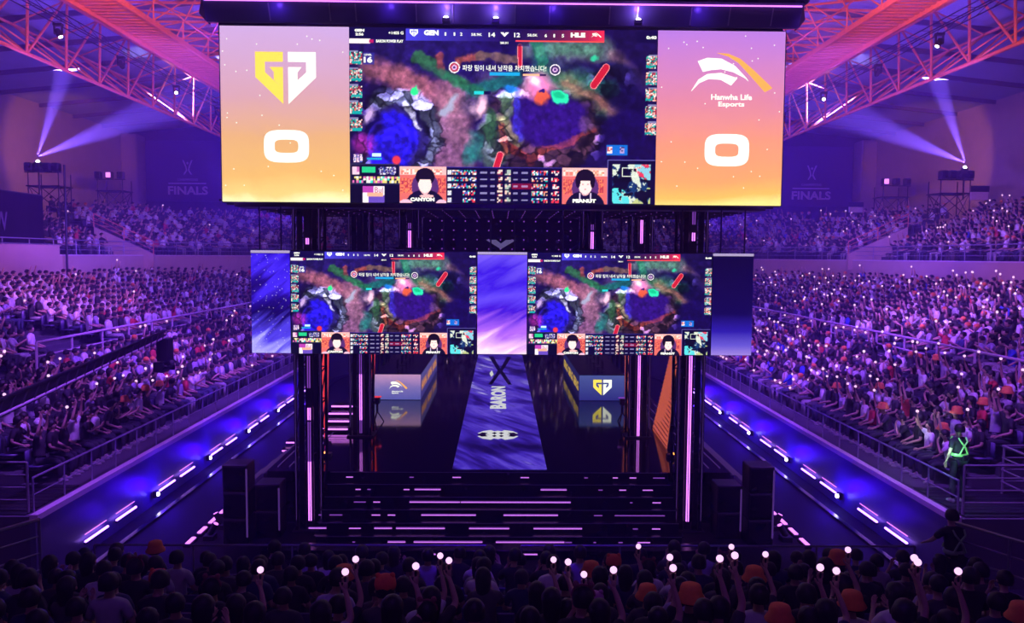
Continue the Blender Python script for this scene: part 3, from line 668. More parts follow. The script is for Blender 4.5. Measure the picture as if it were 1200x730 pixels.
# ------------------------------------------------------------------ screens
W2, H2 = 480, 270
def vnoise(n, seed, H=H2, Wd=W2):
    r = np.random.default_rng(seed); g = r.random((int(n*H/Wd)+3, n+3))
    y = np.linspace(0, g.shape[0]-1.001, H); x = np.linspace(0, g.shape[1]-1.001, Wd)
    yi, xi = y.astype(int), x.astype(int); fy, fx = (y-yi)[:, None], (x-xi)[None]; fy = fy*fy*(3-2*fy); fx = fx*fx*(3-2*fx)
    a = g[yi][:, xi]*(1-fx)+g[yi][:, xi+1]*fx; b = g[yi+1][:, xi]*(1-fx)+g[yi+1][:, xi+1]*fx
    return a*(1-fy)+b*fy
def fbm(n, seed): return (vnoise(n, seed)*.5+vnoise(n*2, seed+1)*.28+vnoise(n*4, seed+2)*.15+vnoise(n*8, seed+3)*.1)
def broadcast_picture():
    """top-down forest clearing with paths, stones and pools, plus the broadcast's bars, faces, tables and map"""
    im = np.zeros((H2, W2, 3)); im[:] = (38, 22, 92)
    yy, xx = np.mgrid[0:H2, 0:W2]; X = xx/W2*1139+28; Y = yy/H2*642+38
    n1, n2, n3, n4 = fbm(9, 1), fbm(22, 5), fbm(50, 9), fbm(90, 13)
    Xw = X+(n2-.5)*46; Yw = Y+(fbm(20, 31)-.5)*46
    def put(mask, col, a=1.0):
        m = np.clip(mask*a, 0, 1)[..., None]; im[:] = im*(1-m)+np.array(col, float)*m
    def seg(p, q, w, soft=14):
        p, q = np.array(p, float), np.array(q, float); d = q-p; t = np.clip(((Xw-p[0])*d[0]+(Yw-p[1])*d[1])/(d@d), 0, 1)
        r = np.hypot(Xw-p[0]-t*d[0], Yw-p[1]-t*d[1]); return np.clip((w-r)/soft+.5, 0, 1)
    def ell(c, rx, ry, soft=.2, warp=True):
        a, b = (Xw, Yw) if warp else (X, Y); r = np.hypot((a-c[0])/rx, (b-c[1])/ry); return np.clip((1-r)/soft+.5, 0, 1)
    put(ell((300, 150), 230, 90, .9), (50, 34, 120), .8)
    put(seg((120, 190), (420, 300), 44, 40), (150, 92, 122), .95); put(seg((400, 290), (420, 540), 78, 40), (132, 88, 132), .95)
    put(seg((470, 300), (560, 230), 50, 40), (100, 82, 128), .8)
    put(seg((290, 150), (470, 260), 20), (60, 104, 88), .9); put(seg((470, 260), (640, 215), 26), (36, 112, 120), .9)
    put(seg((700, 110), (960, 110), 48, 30), (108, 118, 128), .8); put(seg((740, 120), (700, 260), 34, 30), (42, 80, 128), .7)
    put(seg((820, 210), (1010, 340), 26, 30), (150, 100, 104), .9); put(seg((760, 240), (960, 300), 60, 50), (62, 122, 96), .6)
    put(seg((1000, 130), (1110, 240), 24, 30), (130, 96, 116), .7)
    put(ell((990, 240), 110, 80, .3), (40, 34, 96), .85); put(seg((940, 250), (1000, 250), 30), (44, 104, 116), .8)
    put(ell((1080, 430), 130, 110, .5), (34, 16, 96), .9)
    for k, (a, b, w) in enumerate([((285, 150), (350, 160), 22), ((355, 130), (370, 200), 14), ((430, 160), (510, 135), 12), ((510, 135), (640, 150), 15), ((720, 90), (740, 160), 24)]):
        put(seg(a, b, w, 8), [(58, 104, 84), (140, 72, 88), (170, 90, 90), (120, 92, 96), (40, 118, 110)][k], .95)
    # ringed pools
    put(ell((215, 430), 150, 168, .1), (120, 122, 168), .95); put(ell((205, 450), 110, 130, .12), (52, 40, 120), .95)
    put(ell((180, 460), 98, 108, .2), (46, 30, 214), 1); put(ell((90, 390), 55, 60, .4), (30, 16, 90), .9); put(ell((80, 465), 40, 34, .8), (200, 60, 200), .8)
    put(seg((230, 320), (272, 400), 10, 6), (214, 206, 250), .9)
    put(seg((130, 290), (180, 270), 12, 6), (88, 84, 150), .8)
    put(ell((740, 400), 215, 165, .12), (104, 66, 92), .9); put(ell((560, 460), 60, 110, .3), (88, 104, 104), .85); put(ell((770, 370), 150, 108, .18), (54, 26, 120), 1)
    put(seg((600, 300), (690, 240), 22, 12), (150, 160, 176), .9); put(seg((590, 380), (640, 440), 26, 12), (196, 178, 150), .8); put(seg((650, 250), (655, 430), 12, 10), (74, 70, 220), .8)
    put(seg((600, 450), (700, 520), 16, 8), (196, 84, 76), .9); put(seg((700, 510), (930, 410), 14, 8), (186, 86, 86), .9); put(seg((590, 400), (600, 490), 12, 8), (206, 112, 90), .9)
    put(ell((490, 470), 30, 60, .5), (50, 112, 120), .8); put(ell((905, 390), 34, 28, .4), (120, 82, 140), .9)
    rp = np.random.default_rng(12).random((520, 2))*[1139, 500]+[28, 80]
    best = np.full(X.shape, 1e9); sec = best.copy(); cid = np.zeros(X.shape, int)
    for q in range(520):
        dd = np.hypot(Xw-rp[q, 0], (Yw-rp[q, 1])*1.2); m = dd < best; sec = np.where(m, best, np.minimum(sec, dd)); cid[m] = q; best = np.where(m, dd, best)
    cb = np.random.default_rng(13).random(520)[cid]; gap = np.clip((sec-best)/9, 0, 1)
    stone = np.clip(ell((215, 430), 165, 180, .15)-ell((195, 455), 105, 125, .15)+ell((740, 400), 230, 178, .15)-ell((770, 370), 150, 108, .18)+ell((990, 250), 100, 70, .3), 0, 1)[..., None]
    im[:] = im*(1-stone+stone*(.45+.95*cb[..., None])*(.45+.55*gap[..., None])); im[:] = im*(.82+.32*fbm(36, 71)[..., None])
    im[:] += (stone[..., 0]*(cb > .82))[..., None]*np.array([60, 52, 80])
    put(seg((170, 200), (400, 300), 30, 40), (168, 104, 130), .55); put(seg((400, 300), (430, 420), 46, 50), (172, 122, 150), .6); put(seg((430, 420), (420, 540), 40, 40), (150, 104, 148), .5)
    put(seg((360, 200), (500, 265), 18, 22), (52, 120, 92), .75); put(seg((740, 210), (900, 240), 46, 50), (66, 136, 104), .6); put(seg((730, 120), (930, 105), 26, 24), (96, 150, 130), .6)
    put(seg((830, 225), (1000, 330), 20, 24), (176, 118, 112), .7); put(ell((1080, 330), 80, 150, .6), (30, 14, 92), .6); put(ell((770, 380), 120, 88, .5), (62, 26, 140), .7)
    sw = np.hypot(X-185, Y-455); put(((sw < 95) & (Y < 540)).astype(float)*(.5+.5*np.sin(sw/5+np.arctan2(Y-455, X-185)*2+n3*3)), (78, 58, 250), .35)
    put(ell((470, 500), 26, 44, .6), (46, 124, 128), .7); put(ell((548, 400), 22, 60, .5), (70, 116, 84), .7); put(ell((610, 330), 26, 50, .6), (92, 130, 96), .6)
    tex = (n3-.5)*.55+(n4-.5)*.45; im[:] = np.clip(im*(1+tex[..., None]*1.1), 0, 255)
    # effects
    put(ell((730, 245), 58, 40, .9), (255, 150, 220), .95); put(ell((715, 235), 24, 18, .9), (255, 235, 250), 1); put(ell((740, 290), 26, 24, .6), (240, 110, 70), .9); put(ell((738, 268), 10, 10, .4), (60, 30, 140), 1)
    put(ell((510, 322), 28, 34, .8), (255, 205, 235), 1); put(ell((810, 292), 36, 30, .25), (60, 232, 190), 1); put(ell((808, 285), 22, 14, .7), (30, 190, 150), .9)
    put(ell((262, 270), 16, 12, .5), (60, 240, 160), 1); put(ell((925, 140), 12, 12, .6), (60, 220, 180), .8); put(seg((370, 350), (410, 290), 12, 14), (180, 190, 225), .8)
    put(ell((625, 250), 22, 18, .6), (40, 140, 240), .9); put(ell((95, 360), 20, 26, .8), (225, 190, 250), .9)
    # banners
    for a, b, w in (((655, 100), (657, 170), 9), ((975, 175), (930, 240), 14), ((585, 498), (572, 540), 13)):
        a, b = np.array(a, float), np.array(b, float); d = b-a; t = np.clip(((X-a[0])*d[0]+(Y-a[1])*d[1])/(d@d), 0, 1); r = np.hypot(X-a[0]-t*d[0], Y-a[1]-t*d[1])
        im[r < w] = (244, 150, 165); im[r < w-2.5] = (205, 40, 70)
    def rect(x0, y0, x1, y1, c, a=1.0):
        m = (X >= x0) & (X < x1) & (Y >= y0) & (Y < y1); im[m] = im[m]*(1-a)+np.array(c, float)*a
    rg = np.random.default_rng(3)
    def icons(x0, y0, x1, y1, cw, pal, p=1.0):
        x = x0
        while x < x1-cw*.5:
            if rg.random() < p:
                nj = max(2, int(round((y1-y0)/(cw*.3))))
                for i in range(3):
                    for j in range(nj): rect(x+i*cw*.3, y0+(y1-y0)*j/nj, x+(i+1)*cw*.3, y0+(y1-y0)*(j+1)/nj, pal[rg.integers(len(pal))])
            x += cw
    # bars
    rect(28, 38, 235, 80, (26, 14, 84), .9)
    for k in range(40):
        t = k/39; rect(235+k*10.2, 42, 246+k*10.2, 84, (92-50*t, 84-64*t, 240-150*t), .92)
    for k in range(34):
        t = k/33; rect(640+k*9.6, 42, 650+k*9.6, 84, (44+206*t**1.5, 20+40*t, 90+10*t), .92)
    rect(640, 80, 966, 84, (250, 90, 90)); rect(28, 80, 105, 97, (250, 236, 250)); rect(100, 83, 118, 94, (190, 40, 120)); rect(1088, 42, 1167, 84, (28, 16, 80)); rect(600, 84, 690, 100, (30, 20, 80), .5)
    pal = [(250, 190, 200), (60, 190, 190), (240, 230, 240), (200, 70, 90), (30, 20, 60), (40, 160, 170), (230, 150, 120), (120, 60, 90)]
    for y in (128, 190, 250, 310, 372):
        rect(28, y-6, 60, y, (190, 190, 230), .7); icons(30, y, 76, y+44, 15, pal); rect(36, y+32, 72, y+42, (20, 170, 180)); 
    rect(78, 130, 120, 172, (62, 60, 170), .8)
    for y in (132, 192, 252, 314, 376): rect(1132, y-6, 1167, y, (190, 190, 230), .7); icons(1122, y, 1166, y+44, 14, pal); rect(1122, y+34, 1150, y+42, (20, 170, 180))
    # bottom
    rect(28, 533, 212, 610, (60, 60, 96)); rect(32, 538, 206, 606, (22, 14, 66)); icons(36, 545, 68, 574, 30, [(240, 200, 230), (200, 120, 190)]); rect(72, 545, 122, 566, (50, 200, 150)); icons(134, 546, 200, 574, 13, [(150, 120, 200), (60, 90, 170), (230, 220, 240), (22, 14, 66)])
    icons(36, 582, 206, 604, 26, [(230, 210, 140), (80, 220, 210), (220, 120, 190), (22, 14, 66), (240, 240, 240)])
    rect(28, 612, 212, 680, (16, 12, 56)); rect(74, 616, 156, 678, (244, 228, 250)); rect(74, 616, 115, 640, (190, 80, 190)); rect(95, 650, 156, 678, (120, 90, 200)); rect(90, 640, 150, 656, (240, 180, 160))
    def cam(x0, x1, sgn):
        rect(x0, 543, x1, 681, (226, 120, 120)); rect(x0, 543, x1, 575, (248, 190, 196)); icons(x0+4, 552, x1-4, 572, 22, [(255, 225, 225), (232, 140, 130), (250, 190, 170)]); icons(x0+3, 586, x1-3, 640, 17, [(240, 140, 110), (214, 96, 96), (190, 70, 90)])
        cx = (x0+x1)/2+(8 if sgn < 0 else 2)
        E = lambda c, rx, ry: (np.hypot((X-c[0])/rx, (Y-c[1])/ry) < 1) & (X >= x0) & (X < x1) & (Y > 543) & (Y < 681)
        im[E((cx, 620), 50, 58)] = (104, 60, 130)
        im[E((cx, 690), 74, 62)] = (30, 20, 62)
        im[E((cx, 608), 25, 34)] = (252, 214, 222); im[E((cx, 632), 15, 14)] = (238, 186, 200)
        im[E((cx, 580), 36, 32)] = (34, 18, 44); m = E((cx, 608), 23, 32) & (Y > 592); im[m] = (254, 222, 228)
        if sgn < 0:  im[E((cx+6, 652), 26, 6)] = (240, 190, 200); im[E((x0+22, 684), 26, 20)] = (235, 190, 220); im[E((x1-16, 684), 22, 20)] = (235, 190, 220)
        else: im[E((cx-27, 592), 9, 26)] = (34, 18, 44); im[E((cx+27, 592), 9, 26)] = (34, 18, 44); im[(np.abs(X-cx) > 18) & (np.abs(X-cx) < 22) & (Y > 636) & (Y < 668)] = (220, 200, 235)
        if sgn > 0:
            for q in (-9, 9): im[E((cx+q, 604), 3, 2)] = (60, 30, 50)
            im[E((cx, 622), 5, 1.6)] = (190, 90, 110)
    cam(212, 384, -1); cam(818, 985, 1)
    rect(384, 543, 818, 681, (24, 14, 70))
    pi = [(230, 70, 90), (240, 230, 250), (60, 200, 200), (90, 110, 200), (230, 170, 150), (24, 14, 70), (24, 14, 70)]
    for k in range(5):
        y = 555+25.5*k
        if k == 2: rect(630, y-4, 722, y+19, (150, 24, 70), .9)
        icons(391, y, 405, y+16, 14, [(240, 230, 240), (200, 200, 230)]); icons(406+(k > 2)*40, y, 500, y+16, 15.5, pi); icons(574, y-2, 598, y+18, 22, [(240, 210, 210), (150, 60, 80), (60, 40, 70)]); icons(604, y-2, 628, y+18, 22, [(240, 200, 200), (70, 60, 90), (180, 190, 190)])
        icons(702, y, 770, y+16, 15.5, pi); icons(776, y, 808, y+16, 15.5, [(230, 70, 90), (240, 220, 230), (24, 14, 70)])
        for a, b in ((510, 536), (550, 566), (634, 650), (664, 690)): rect(a, y+5, b, y+11, (190, 180, 230), .75)
    rect(384, 543, 818, 546, (70, 60, 170))
    # map
    rect(985, 512, 1163, 681, (120, 110, 190)); rect(988, 515, 1163, 681, (24, 12, 72))
    m = (X > 1005) & (X < 1148) & (Y > 528) & (Y < 674); h = fbm(28, 77); hh = fbm(60, 91)
    im[m & (h < .50)] = (24, 16, 60); im[m & (h >= .50)] = (30, 70, 130); im[m & (h > .58)] = (214, 218, 214); im[m & (hh > .60)] = (20, 14, 44)
    im[m & (X+Y > 1750) & (h > .54)] = (196, 200, 150); im[m & (np.hypot(X-1020, Y-665) < 48) & (hh < .56)] = (104, 214, 230); im[m & (np.hypot(X-1140, Y-535) < 52) & (hh < .54)] = (150, 200, 226)
    im[m & (np.hypot(X-1140, Y-535) < 50) & (hh > .58)] = (230, 70, 110); rect(1040, 540, 1096, 543, (240, 240, 240)); rect(1040, 572, 1096, 575, (240, 240, 240)); rect(1040, 540, 1042, 575, (240, 240, 240)); rect(1094, 540, 1096, 575, (240, 240, 240))
    # kill notice, health bars, round marks
    rect(980, 458, 1058, 495, (30, 120, 220)); icons(984, 464, 1006, 488, 20, [(250, 220, 230), (200, 100, 110)]); icons(1030, 464, 1052, 488, 20, [(60, 40, 120), (180, 160, 220)])
    rect(488, 264, 522, 276, (50, 210, 220)); rect(522, 264, 550, 276, (30, 20, 80)); rect(545, 197, 655, 208, (40, 170, 230)); rect(668, 200, 730, 208, (255, 190, 160)); rect(730, 200, 752, 208, (60, 30, 90)); rect(90, 512, 145, 520, (40, 170, 220))
    for c in ((414, 180), (786, 185)):
        r = np.hypot(X-c[0], Y-c[1]); im[r < 20] = (70, 36, 110) if c[0] > 500 else (190, 70, 100); im[(r < 20) & (r > 16.5)] = (250, 240, 255); im[(r < 9)] = (230, 190, 240); im[(r < 5)] = (90, 50, 130)
    rect(110, 495, 142, 507, (210, 240, 250)); icons(40, 500, 74, 528, 12, [(225, 180, 220), (90, 110, 200), (250, 230, 250)]); put(ell((200, 520), 16, 16, .4, False), (230, 70, 90), 1)
    im = 255*(np.clip(im, 0, 255)/255)**1.22
    return im
IMG = broadcast_picture()
def picture_mesh():
    xs, zs = np.meshgrid(np.linspace(-.5, .5, W2), np.linspace(.5, -.5, H2))
    co = np.stack([xs, np.zeros_like(xs), zs], -1).reshape(-1, 3)
    idx = np.arange(W2*H2).reshape(H2, W2); q = np.stack([idx[1:, :-1], idx[1:, 1:], idx[:-1, 1:], idx[:-1, :-1]], -1).reshape(-1, 4)
    me = bpy.data.meshes.new('moving_picture'); me.vertices.add(len(co)); me.vertices.foreach_set('co', co.astype('f').ravel())
    me.loops.add(q.size); me.loops.foreach_set('vertex_index', q.astype('i').ravel()); me.polygons.add(len(q)); me.polygons.foreach_set('loop_start', np.arange(0, q.size, 4, dtype='i')); me.update(calc_edges=True)
    c = IMG.reshape(-1, 3)/255; c = np.where(c <= .04045, c/12.92, ((c+.055)/1.055)**2.4); ca = me.color_attributes.new('picture', 'FLOAT_COLOR', 'POINT')
    ca.data.foreach_set('color', np.concatenate([c, np.ones((len(c), 1))], 1).astype('f').ravel())
    m = bpy.data.materials.new('screen_picture'); m.use_nodes = True; nt = m.node_tree; nt.nodes.clear()
    a = nt.nodes.new('ShaderNodeVertexColor'); a.layer_name = 'picture'; e = nt.nodes.new('ShaderNodeEmission'); e.inputs[1].default_value = 1.45; o = nt.nodes.new('ShaderNodeOutputMaterial')
    nt.links.new(a.outputs[0], e.inputs[0]); nt.links.new(e.outputs[0], o.inputs[0]); me.materials.append(m); return me
PIC = picture_mesh()
CAPS = [('GEN', 330, 56, 54, 19, .07), ('HLE', 871, 59, 54, 17, .07), ('14', 553, 61, 24, 16, .03), ('12', 646, 61, 22, 16, .03), ('58.9K', 497, 61, 40, 10, .02), ('58.0K', 703, 61, 38, 10, .02),
        ('0:40', 1143, 65, 38, 12, .05), ('GEN', 66, 50, 36, 10, .07), ('2:56', 66, 64, 30, 10, .05), ('+1405 G', 200, 58, 55, 11, .03), ('BARON POWER PLAY', 177, 88, 100, 11, .04),
        ('16', 97, 156, 32, 22, .05), ('LEVEL', 97, 138, 28, 7, .03), ('1', 382, 60, 6, 12, .02), ('1', 415, 60, 6, 12, .02), ('2', 440, 60, 9, 12, .03), ('6', 752, 62, 9, 12, .03), ('1', 783, 62, 6, 12, .02), ('5', 815, 62, 9, 12, .03),
        ('CANYON', 297, 667, 90, 14, .07), ('PEANUT', 902, 668, 88, 14, .07), ('28:31', 598, 90, 30, 8, .03), ('Bul', 135, 633, 30, 20, .0),
        ('파랑 팀이 내셔 남작을 처치했습니다!', 600, 182, 310, 22, .01)]
def game_screen(x, y, z, w, h, label, parent=None):
    if parent is None: o = empty('game_screen', (x, y, z), 0, label, 'screen', None); b = Vector((0, 0, 0))
    else: o = parent; b = Vector((x, y, z))
    p = link('moving_picture', PIC, o, b); p.scale = (w, 1, h)
    for t, cx, cy, cw, ch, bo in CAPS:
        if t == 'Bul': m = M['redtxt']
        else: m = M['txt']
        text_obj(t, m, o, b+Vector(((cx-28)/1139*w-w/2, -.012, h/2-(cy-38)/642*h)), (1, 0, 0), (0, 0, 1), cw/1139*w, ch/642*h, bo)
    S = lambda cx, cy: b+Vector(((cx-28)/1139*w-w/2, -.012, h/2-(cy-38)/642*h))
    P = lambda u, v, d=False: Vector((0, -.004, 0)) if d else b+Vector((u, -.012, v))
    a, c = MB(), MB(); q = S(266, 58)-b; gen_logo(a, a, q.x, q.z, 13/642*h, P); a.build('logo_mark', M['txt'], o)
    q = S(937, 60)-b; bow_logo(c, c, q.x, q.z, 16/1139*w, P); 
    q = S(600, 60)-b; u = w/1139
    c.poly([P(q.x-16*u, q.z+8*u), P(q.x-4*u, q.z+8*u), P(q.x, q.z+2*u), P(q.x+4*u, q.z+8*u), P(q.x+16*u, q.z+8*u), P(q.x, q.z-8*u)], P(0, 0, True))
    c.build('logo_mark', M['txt'], o)
    return o
M['redtxt'] = glow('screen_red', lin((200, 60, 100)), 1)
YM = 19.4
KX = .0201
def mx(px): return (px-587)*KX
main = empty('main_screen', (0, YM, 8.14), 0, 'huge hanging LED wall with two sunset team panels and the game between them', 'screen')
Hm = 4.07; c0, c1 = mx(409), mx(769)
MB().cbox(mx(257), mx(921), .03, .35, -.02, Hm+.03, .02).build('cabinet', M['black'], main)
M['sun_gen'] = grad_mat('sunset_gold', [(0, (255, 248, 200)), (.05, (252, 208, 136)), (.15, (242, 184, 116)), (.38, (232, 172, 130)), (.62, (216, 160, 186)), (1, (206, 166, 236))], 2, 0, (.16, (.4, 1, .9), (0, .3, 0)), 1.22)
M['sun_hle'] = grad_mat('sunset_orange', [(0, (255, 232, 150)), (.05, (255, 190, 104)), (.15, (252, 164, 114)), (.38, (246, 150, 132)), (.6, (226, 134, 172)), (1, (186, 122, 236))], 2, 0, (.14, (.4, 1, .9), (0, -.3, 0)), 1.22)
for a, b, m in ((mx(259), c0-.01, 'sun_gen'), (c1+.01, mx(919), 'sun_hle')):
    MB().box(a, b, 0, .03, 0, Hm).build('side_display', M[m], main)
game_screen((c0+c1)/2, 0, Hm/2, c1-c0, Hm, '', main)
P = lambda u, v, d=False: Vector((0, -.006, 0)) if d else Vector((u, -.012, v))
a, b = MB(), MB(); gen_logo(a, b, mx(335), Hm-1.19, .60, P); a.build('logo_half', M['gold'], main); b.build('logo_half', M['txt'], main)
a, b = MB(), MB(); bow_logo(a, b, mx(852), Hm-1.05, .82, P); a.build('logo_mark', M['txt'], main); b.build('logo_mark', M['orange'], main)
text_obj('Hanwha Life', M['txt'], main, (mx(857), -.015, Hm-1.53), (1, 0, 0), (0, 0, 1), .97, .135, .03)
text_obj('Esports', M['txt'], main, (mx(857), -.015, Hm-1.71), (1, 0, 0), (0, 0, 1), .62, .145, .03)
def zero(cx, cz):
    mb = MB(); n = 32
    def se(rx, rz, i): t = 2*PI*i/n; c, s = math.cos(t), math.sin(t); return (cx+rx*abs(c)**.55*(1 if c > 0 else -1), -.012, cz+rz*abs(s)**.55*(1 if s > 0 else -1))
    for i in range(n): mb.poly([se(.53, .38, i), se(.53, .38, i+1), se(.28, .155, i+1), se(.28, .155, i)], (0, -.005, 0))
    mb.build('score_digit', M['txt'], main)
zero(mx(335), Hm-2.77); zero(mx(853), Hm-2.77)
sp = MB()
rr = random.Random(5)
for k in range(60):
    x = rr.uniform(mx(262), c0-.1) if k % 2 else rr.uniform(c1+.1, mx(916)); zz = rr.uniform(.2, Hm-.1)
    sp.poly([(x-.018, -.008, zz), (x, -.008, zz-.018), (x+.018, -.008, zz), (x, -.008, zz+.018)], (0, -.002, 0))
tag(sp.build('spark', M['txt'], main), kind='stuff')
# rig above and behind the main screen
rig = empty('screen_rig', (0, YM, 12.30), 0, 'dark roof rig over the main screen with a violet light line', 'rig')
MB().poly([(-6.9, 0, 0), (6.98, 0, 0), (6.98, -.25, .5), (-6.9, -.25, .5)], (0, .1, 0)).build('header_panel', M['header'] if 'header' in M else M['wallb'], rig)
MB().poly([(6.98, 0, 0), (7.2, .2, .25), (6.98, -.25, .5)], (0, .3, 0)).build('header_end', M['blacksat'], rig); MB().poly([(-6.9, 0, 0), (-7.14, .2, .25), (-6.9, -.25, .5)], (0, .3, 0)).build('header_end', M['blacksat'], rig)
MB().box(-6.85, 6.95, -.27, -.255, .40, .43).build('light_line', M['led_mag'], rig)
MB().cbox(-7.1, 7.15, -.24, 7, .51, 1.6, .05).build('roof_deck', M['blacksat'], rig)
for x in (-5.4, -4.0, -3.4, -2.0, -1.15, .3, 1.1, 2.5, 3.15, 4.4, 5.3, 6.3):
    MB().poly([(x-.014, -.02, .03), (x+.014, -.02, .03), (x+.014, -.20, .38), (x-.014, -.20, .38)], (0, -.015, 0)).build('divider', M['steel'], rig)
for x in (0.2-.35, 3.15, -1.3):
    f = MB().cbox(x-.09, x+.09, -.3, -.14, -.03, .07).build('uplight', M['black'], rig); MB().ball((x, -.25, .08), .06, sz=.5).build('lens', M['white'], f)
    lamp('header_uplight', 'POINT', (x, YM-.36, 12.5), (0, 0, 0), (.30, .10, 1), 13, .05)
for x in (-5.2, -2.6, 1.2, 4.6): lamp('header_uplight', 'POINT', (x, YM-.36, 12.5), (0, 0, 0), (.15, .04, 1), 5, .05)
und = MB()
for s in (-1, 1):
    for y in (.5, 6.9): pass
MB().cbox(-6.8, 6.75, .36, 6.9, -4.13, -4.08, .01).build('soffit', M['soffit'] if 'soffit' in M else M['blacksat'], rig)
for s in (-1, 1): MB().cbox(*sorted((s*6.75, s*6.7)), .4, 6.9, -4.13, .5).build('side_skirt', M['blacksat'], rig)
for k in range(8):
    MB().cbox(-6.7, 6.7, .6+.85*k, .66+.85*k, -4.2, -4.13).build('batten', M['black'], rig)
dots = MB()
for i in range(30):
    for j in range(8): dots.ball((-6.4+.44*i, .75+.8*j, -4.21), .014, 5, 3)
tag(dots.build('pixel_light', M['led_dim'], rig), kind='stuff')
for s in (-1, 1):
    for y in (3.0, 6.6):
        cabl = MB().tube((s*5.5, y, 1.6), (s*5.5, y, 5.4), .03).build('hoist_cable', M['black'], rig)
for px in (305, 330, 380, 450, 520, 575, 603, 660, 728, 800, 846, 874):
    MB().tube(((px-587)*.02, -.3, -4.2), ((px-587)*.02, -.3, -5.3), .018).build('hanger_pipe', M['black'], rig)
MB().cbox(-6.2, 6.2, -.36, .36, -4.3, -4.2, .01).build('hanger_beam', M['black'], rig)
# black drape with tiny lamps behind the upper gap
o = empty('rear_panel', (0, 26.5, 7.0), 0, 'black backdrop panel with rows of tiny lamps above the lower screens', 'panel')
MB().cbox(-2.55, 2.55, 0, .1, -.9, 1.3, .02).build('cloth', M['blacksat'], o)
dt = MB()
for i in range(13):
    for j in range(4): dt.ball((-2.3+.38*i, -.03, .12+.3*j), .026, 5, 3)
tag(dt.build('pixel_light', M['led_dim'], o), kind='stuff')
P = lambda u, v, d=False: Vector((0, -.01, 0)) if d else Vector((u, -.04, v))
MB().poly([P(-.5, .42), P(-.16, .42), P(0, .30), P(.16, .42), P(.5, .42), P(0, .12)], P(0, 0, True)).build('wing_emblem', M['emblem_lit'] if 'emblem_lit' in M else M['rail'], o)

# lower screens
YL = 19.0
lx = lambda px: (px-587)*YL/950
ZB, ZT = 4.58, 6.98
for a, b, lab in ((342, 558.5, 'lower game screen hung on the crane side of the violet panel'), (619, 835, 'lower game screen hung on the guard side of the violet panel')):
    x0, x1 = lx(a), lx(b)
    o = game_screen((x0+x1)/2, YL, (ZB+ZT)/2, x1-x0, ZT-ZB, lab)
    w = x1-x0; MB().cbox(-w/2-.01, w/2+.01, .02, .2, -(ZT-ZB)/2-.01, (ZT-ZB)/2+.03).build('cabinet', M['black'], o)
M['acc_l'] = grad_mat('accent_galaxy', [(0, (170, 160, 255)), (.2, (80, 60, 240)), (.42, (20, 4, 90)), (.6, (36, 10, 150)), (.75, (70, 40, 255)), (1, (40, 14, 200))], 2, 15, (1.1, (.45, 1, 3.2), (0, -.7, 0)), 1.25)
M['acc_c'] = grad_mat('accent_violet', [(0, (250, 225, 255)), (.08, (236, 180, 250)), (.22, (176, 100, 255)), (.45, (66, 20, 220)), (.6, (100, 70, 255)), (.75, (60, 24, 230)), (1, (120, 90, 255))], 2, 0, (.7, (.4, 1, 2.6), (0, -.5, 0)), 1.25)
M['acc_r'] = grad_mat('accent_navy', [(0, (170, 140, 250)), (.1, (110, 90, 235)), (.24, (50, 30, 190)), (.42, (22, 8, 96)), (1, (18, 6, 70))], 2, 0, 0, 1.0)
for a, b, m, lab in ((295.5, 341, 'acc_l', 'narrow star-speckled blue LED panel at the crane end of the lower screens'), (559.5, 618, 'acc_c', 'violet LED panel glowing pink at its foot between the game screens'), (836, 884, 'acc_r', 'narrow navy LED panel at the guard end of the lower screens')):
    x0, x1 = lx(a), lx(b); o = empty('accent_screen', ((x0+x1)/2, YL, ZB), 0, lab, 'screen'); w = (x1-x0)/2
    MB().cbox(-w, w, .02, .2, 0, ZT-ZB-.02).build('cabinet', M['black'], o)
    MB().box(-w+.005, w-.005, 0, .02, .01, ZT-ZB-.06).build('led_face', M[m], o); MB().box(-w+.005, w-.005, -.01, .02, ZT-ZB-.05, ZT-ZB+.01).build('top_light', M['toplight'], o)
# ------------------------------------------------------------------ people
def skin_mesh(name, verts, edges, m, root=0, sub=1, post=None):
    me = bpy.data.meshes.new('skeleton'); me.from_pydata([v[:3] for v in verts], edges, [])
    ob = bpy.data.objects.new('skeleton', me); C.objects.link(ob)
    md = ob.modifiers.new('skin', 'SKIN'); md.use_smooth_shade = True; md.branch_smoothing = .6
    if not me.skin_vertices: raise RuntimeError('no skin layer')
    for i, v in enumerate(verts):
        r = v[3]; me.skin_vertices[0].data[i].radius = r if isinstance(r, tuple) else (r, r)
        me.skin_vertices[0].data[i].use_root = (i == root)
    if sub:
        sd = ob.modifiers.new('sub', 'SUBSURF'); sd.levels = sub; sd.render_levels = sub
    bpy.context.view_layer.update(); dg = bpy.context.evaluated_depsgraph_get()
    out = bpy.data.meshes.new_from_object(ob.evaluated_get(dg)); out.name = name
    bpy.data.objects.remove(ob); bpy.data.meshes.remove(me)
    out.materials.clear(); out.materials.append(m)
    out.polygons.foreach_set('use_smooth', [True]*len(out.polygons))
    return out
ARMS = {  # elbow, wrist, finger direction  (x outward)
 'lap': ((.25, .03, .74), (.15, .27, .64), (-.4, .8, -.15)),
 'raise': ((.27, .14, 1.10), (.20, .24, 1.34), (-.05, .15, 1)),
 'high': ((.26, .10, 1.24), (.20, .16, 1.50), (-.1, .1, 1)),
 'chin': ((.21, .24, .78), (.07, .22, 1.02), (-.2, -.1, .9)),
 'phone': ((.23, .14, .80), (.10, .36, .92), (-.3, .5, .6)),
 'down': ((.25, -.02, .74), (.27, .06, .50), (0, .1, -1)),
 'rail': ((.27, .14, .80), (.24, .38, .68), (-.2, .8, -.3)),
}
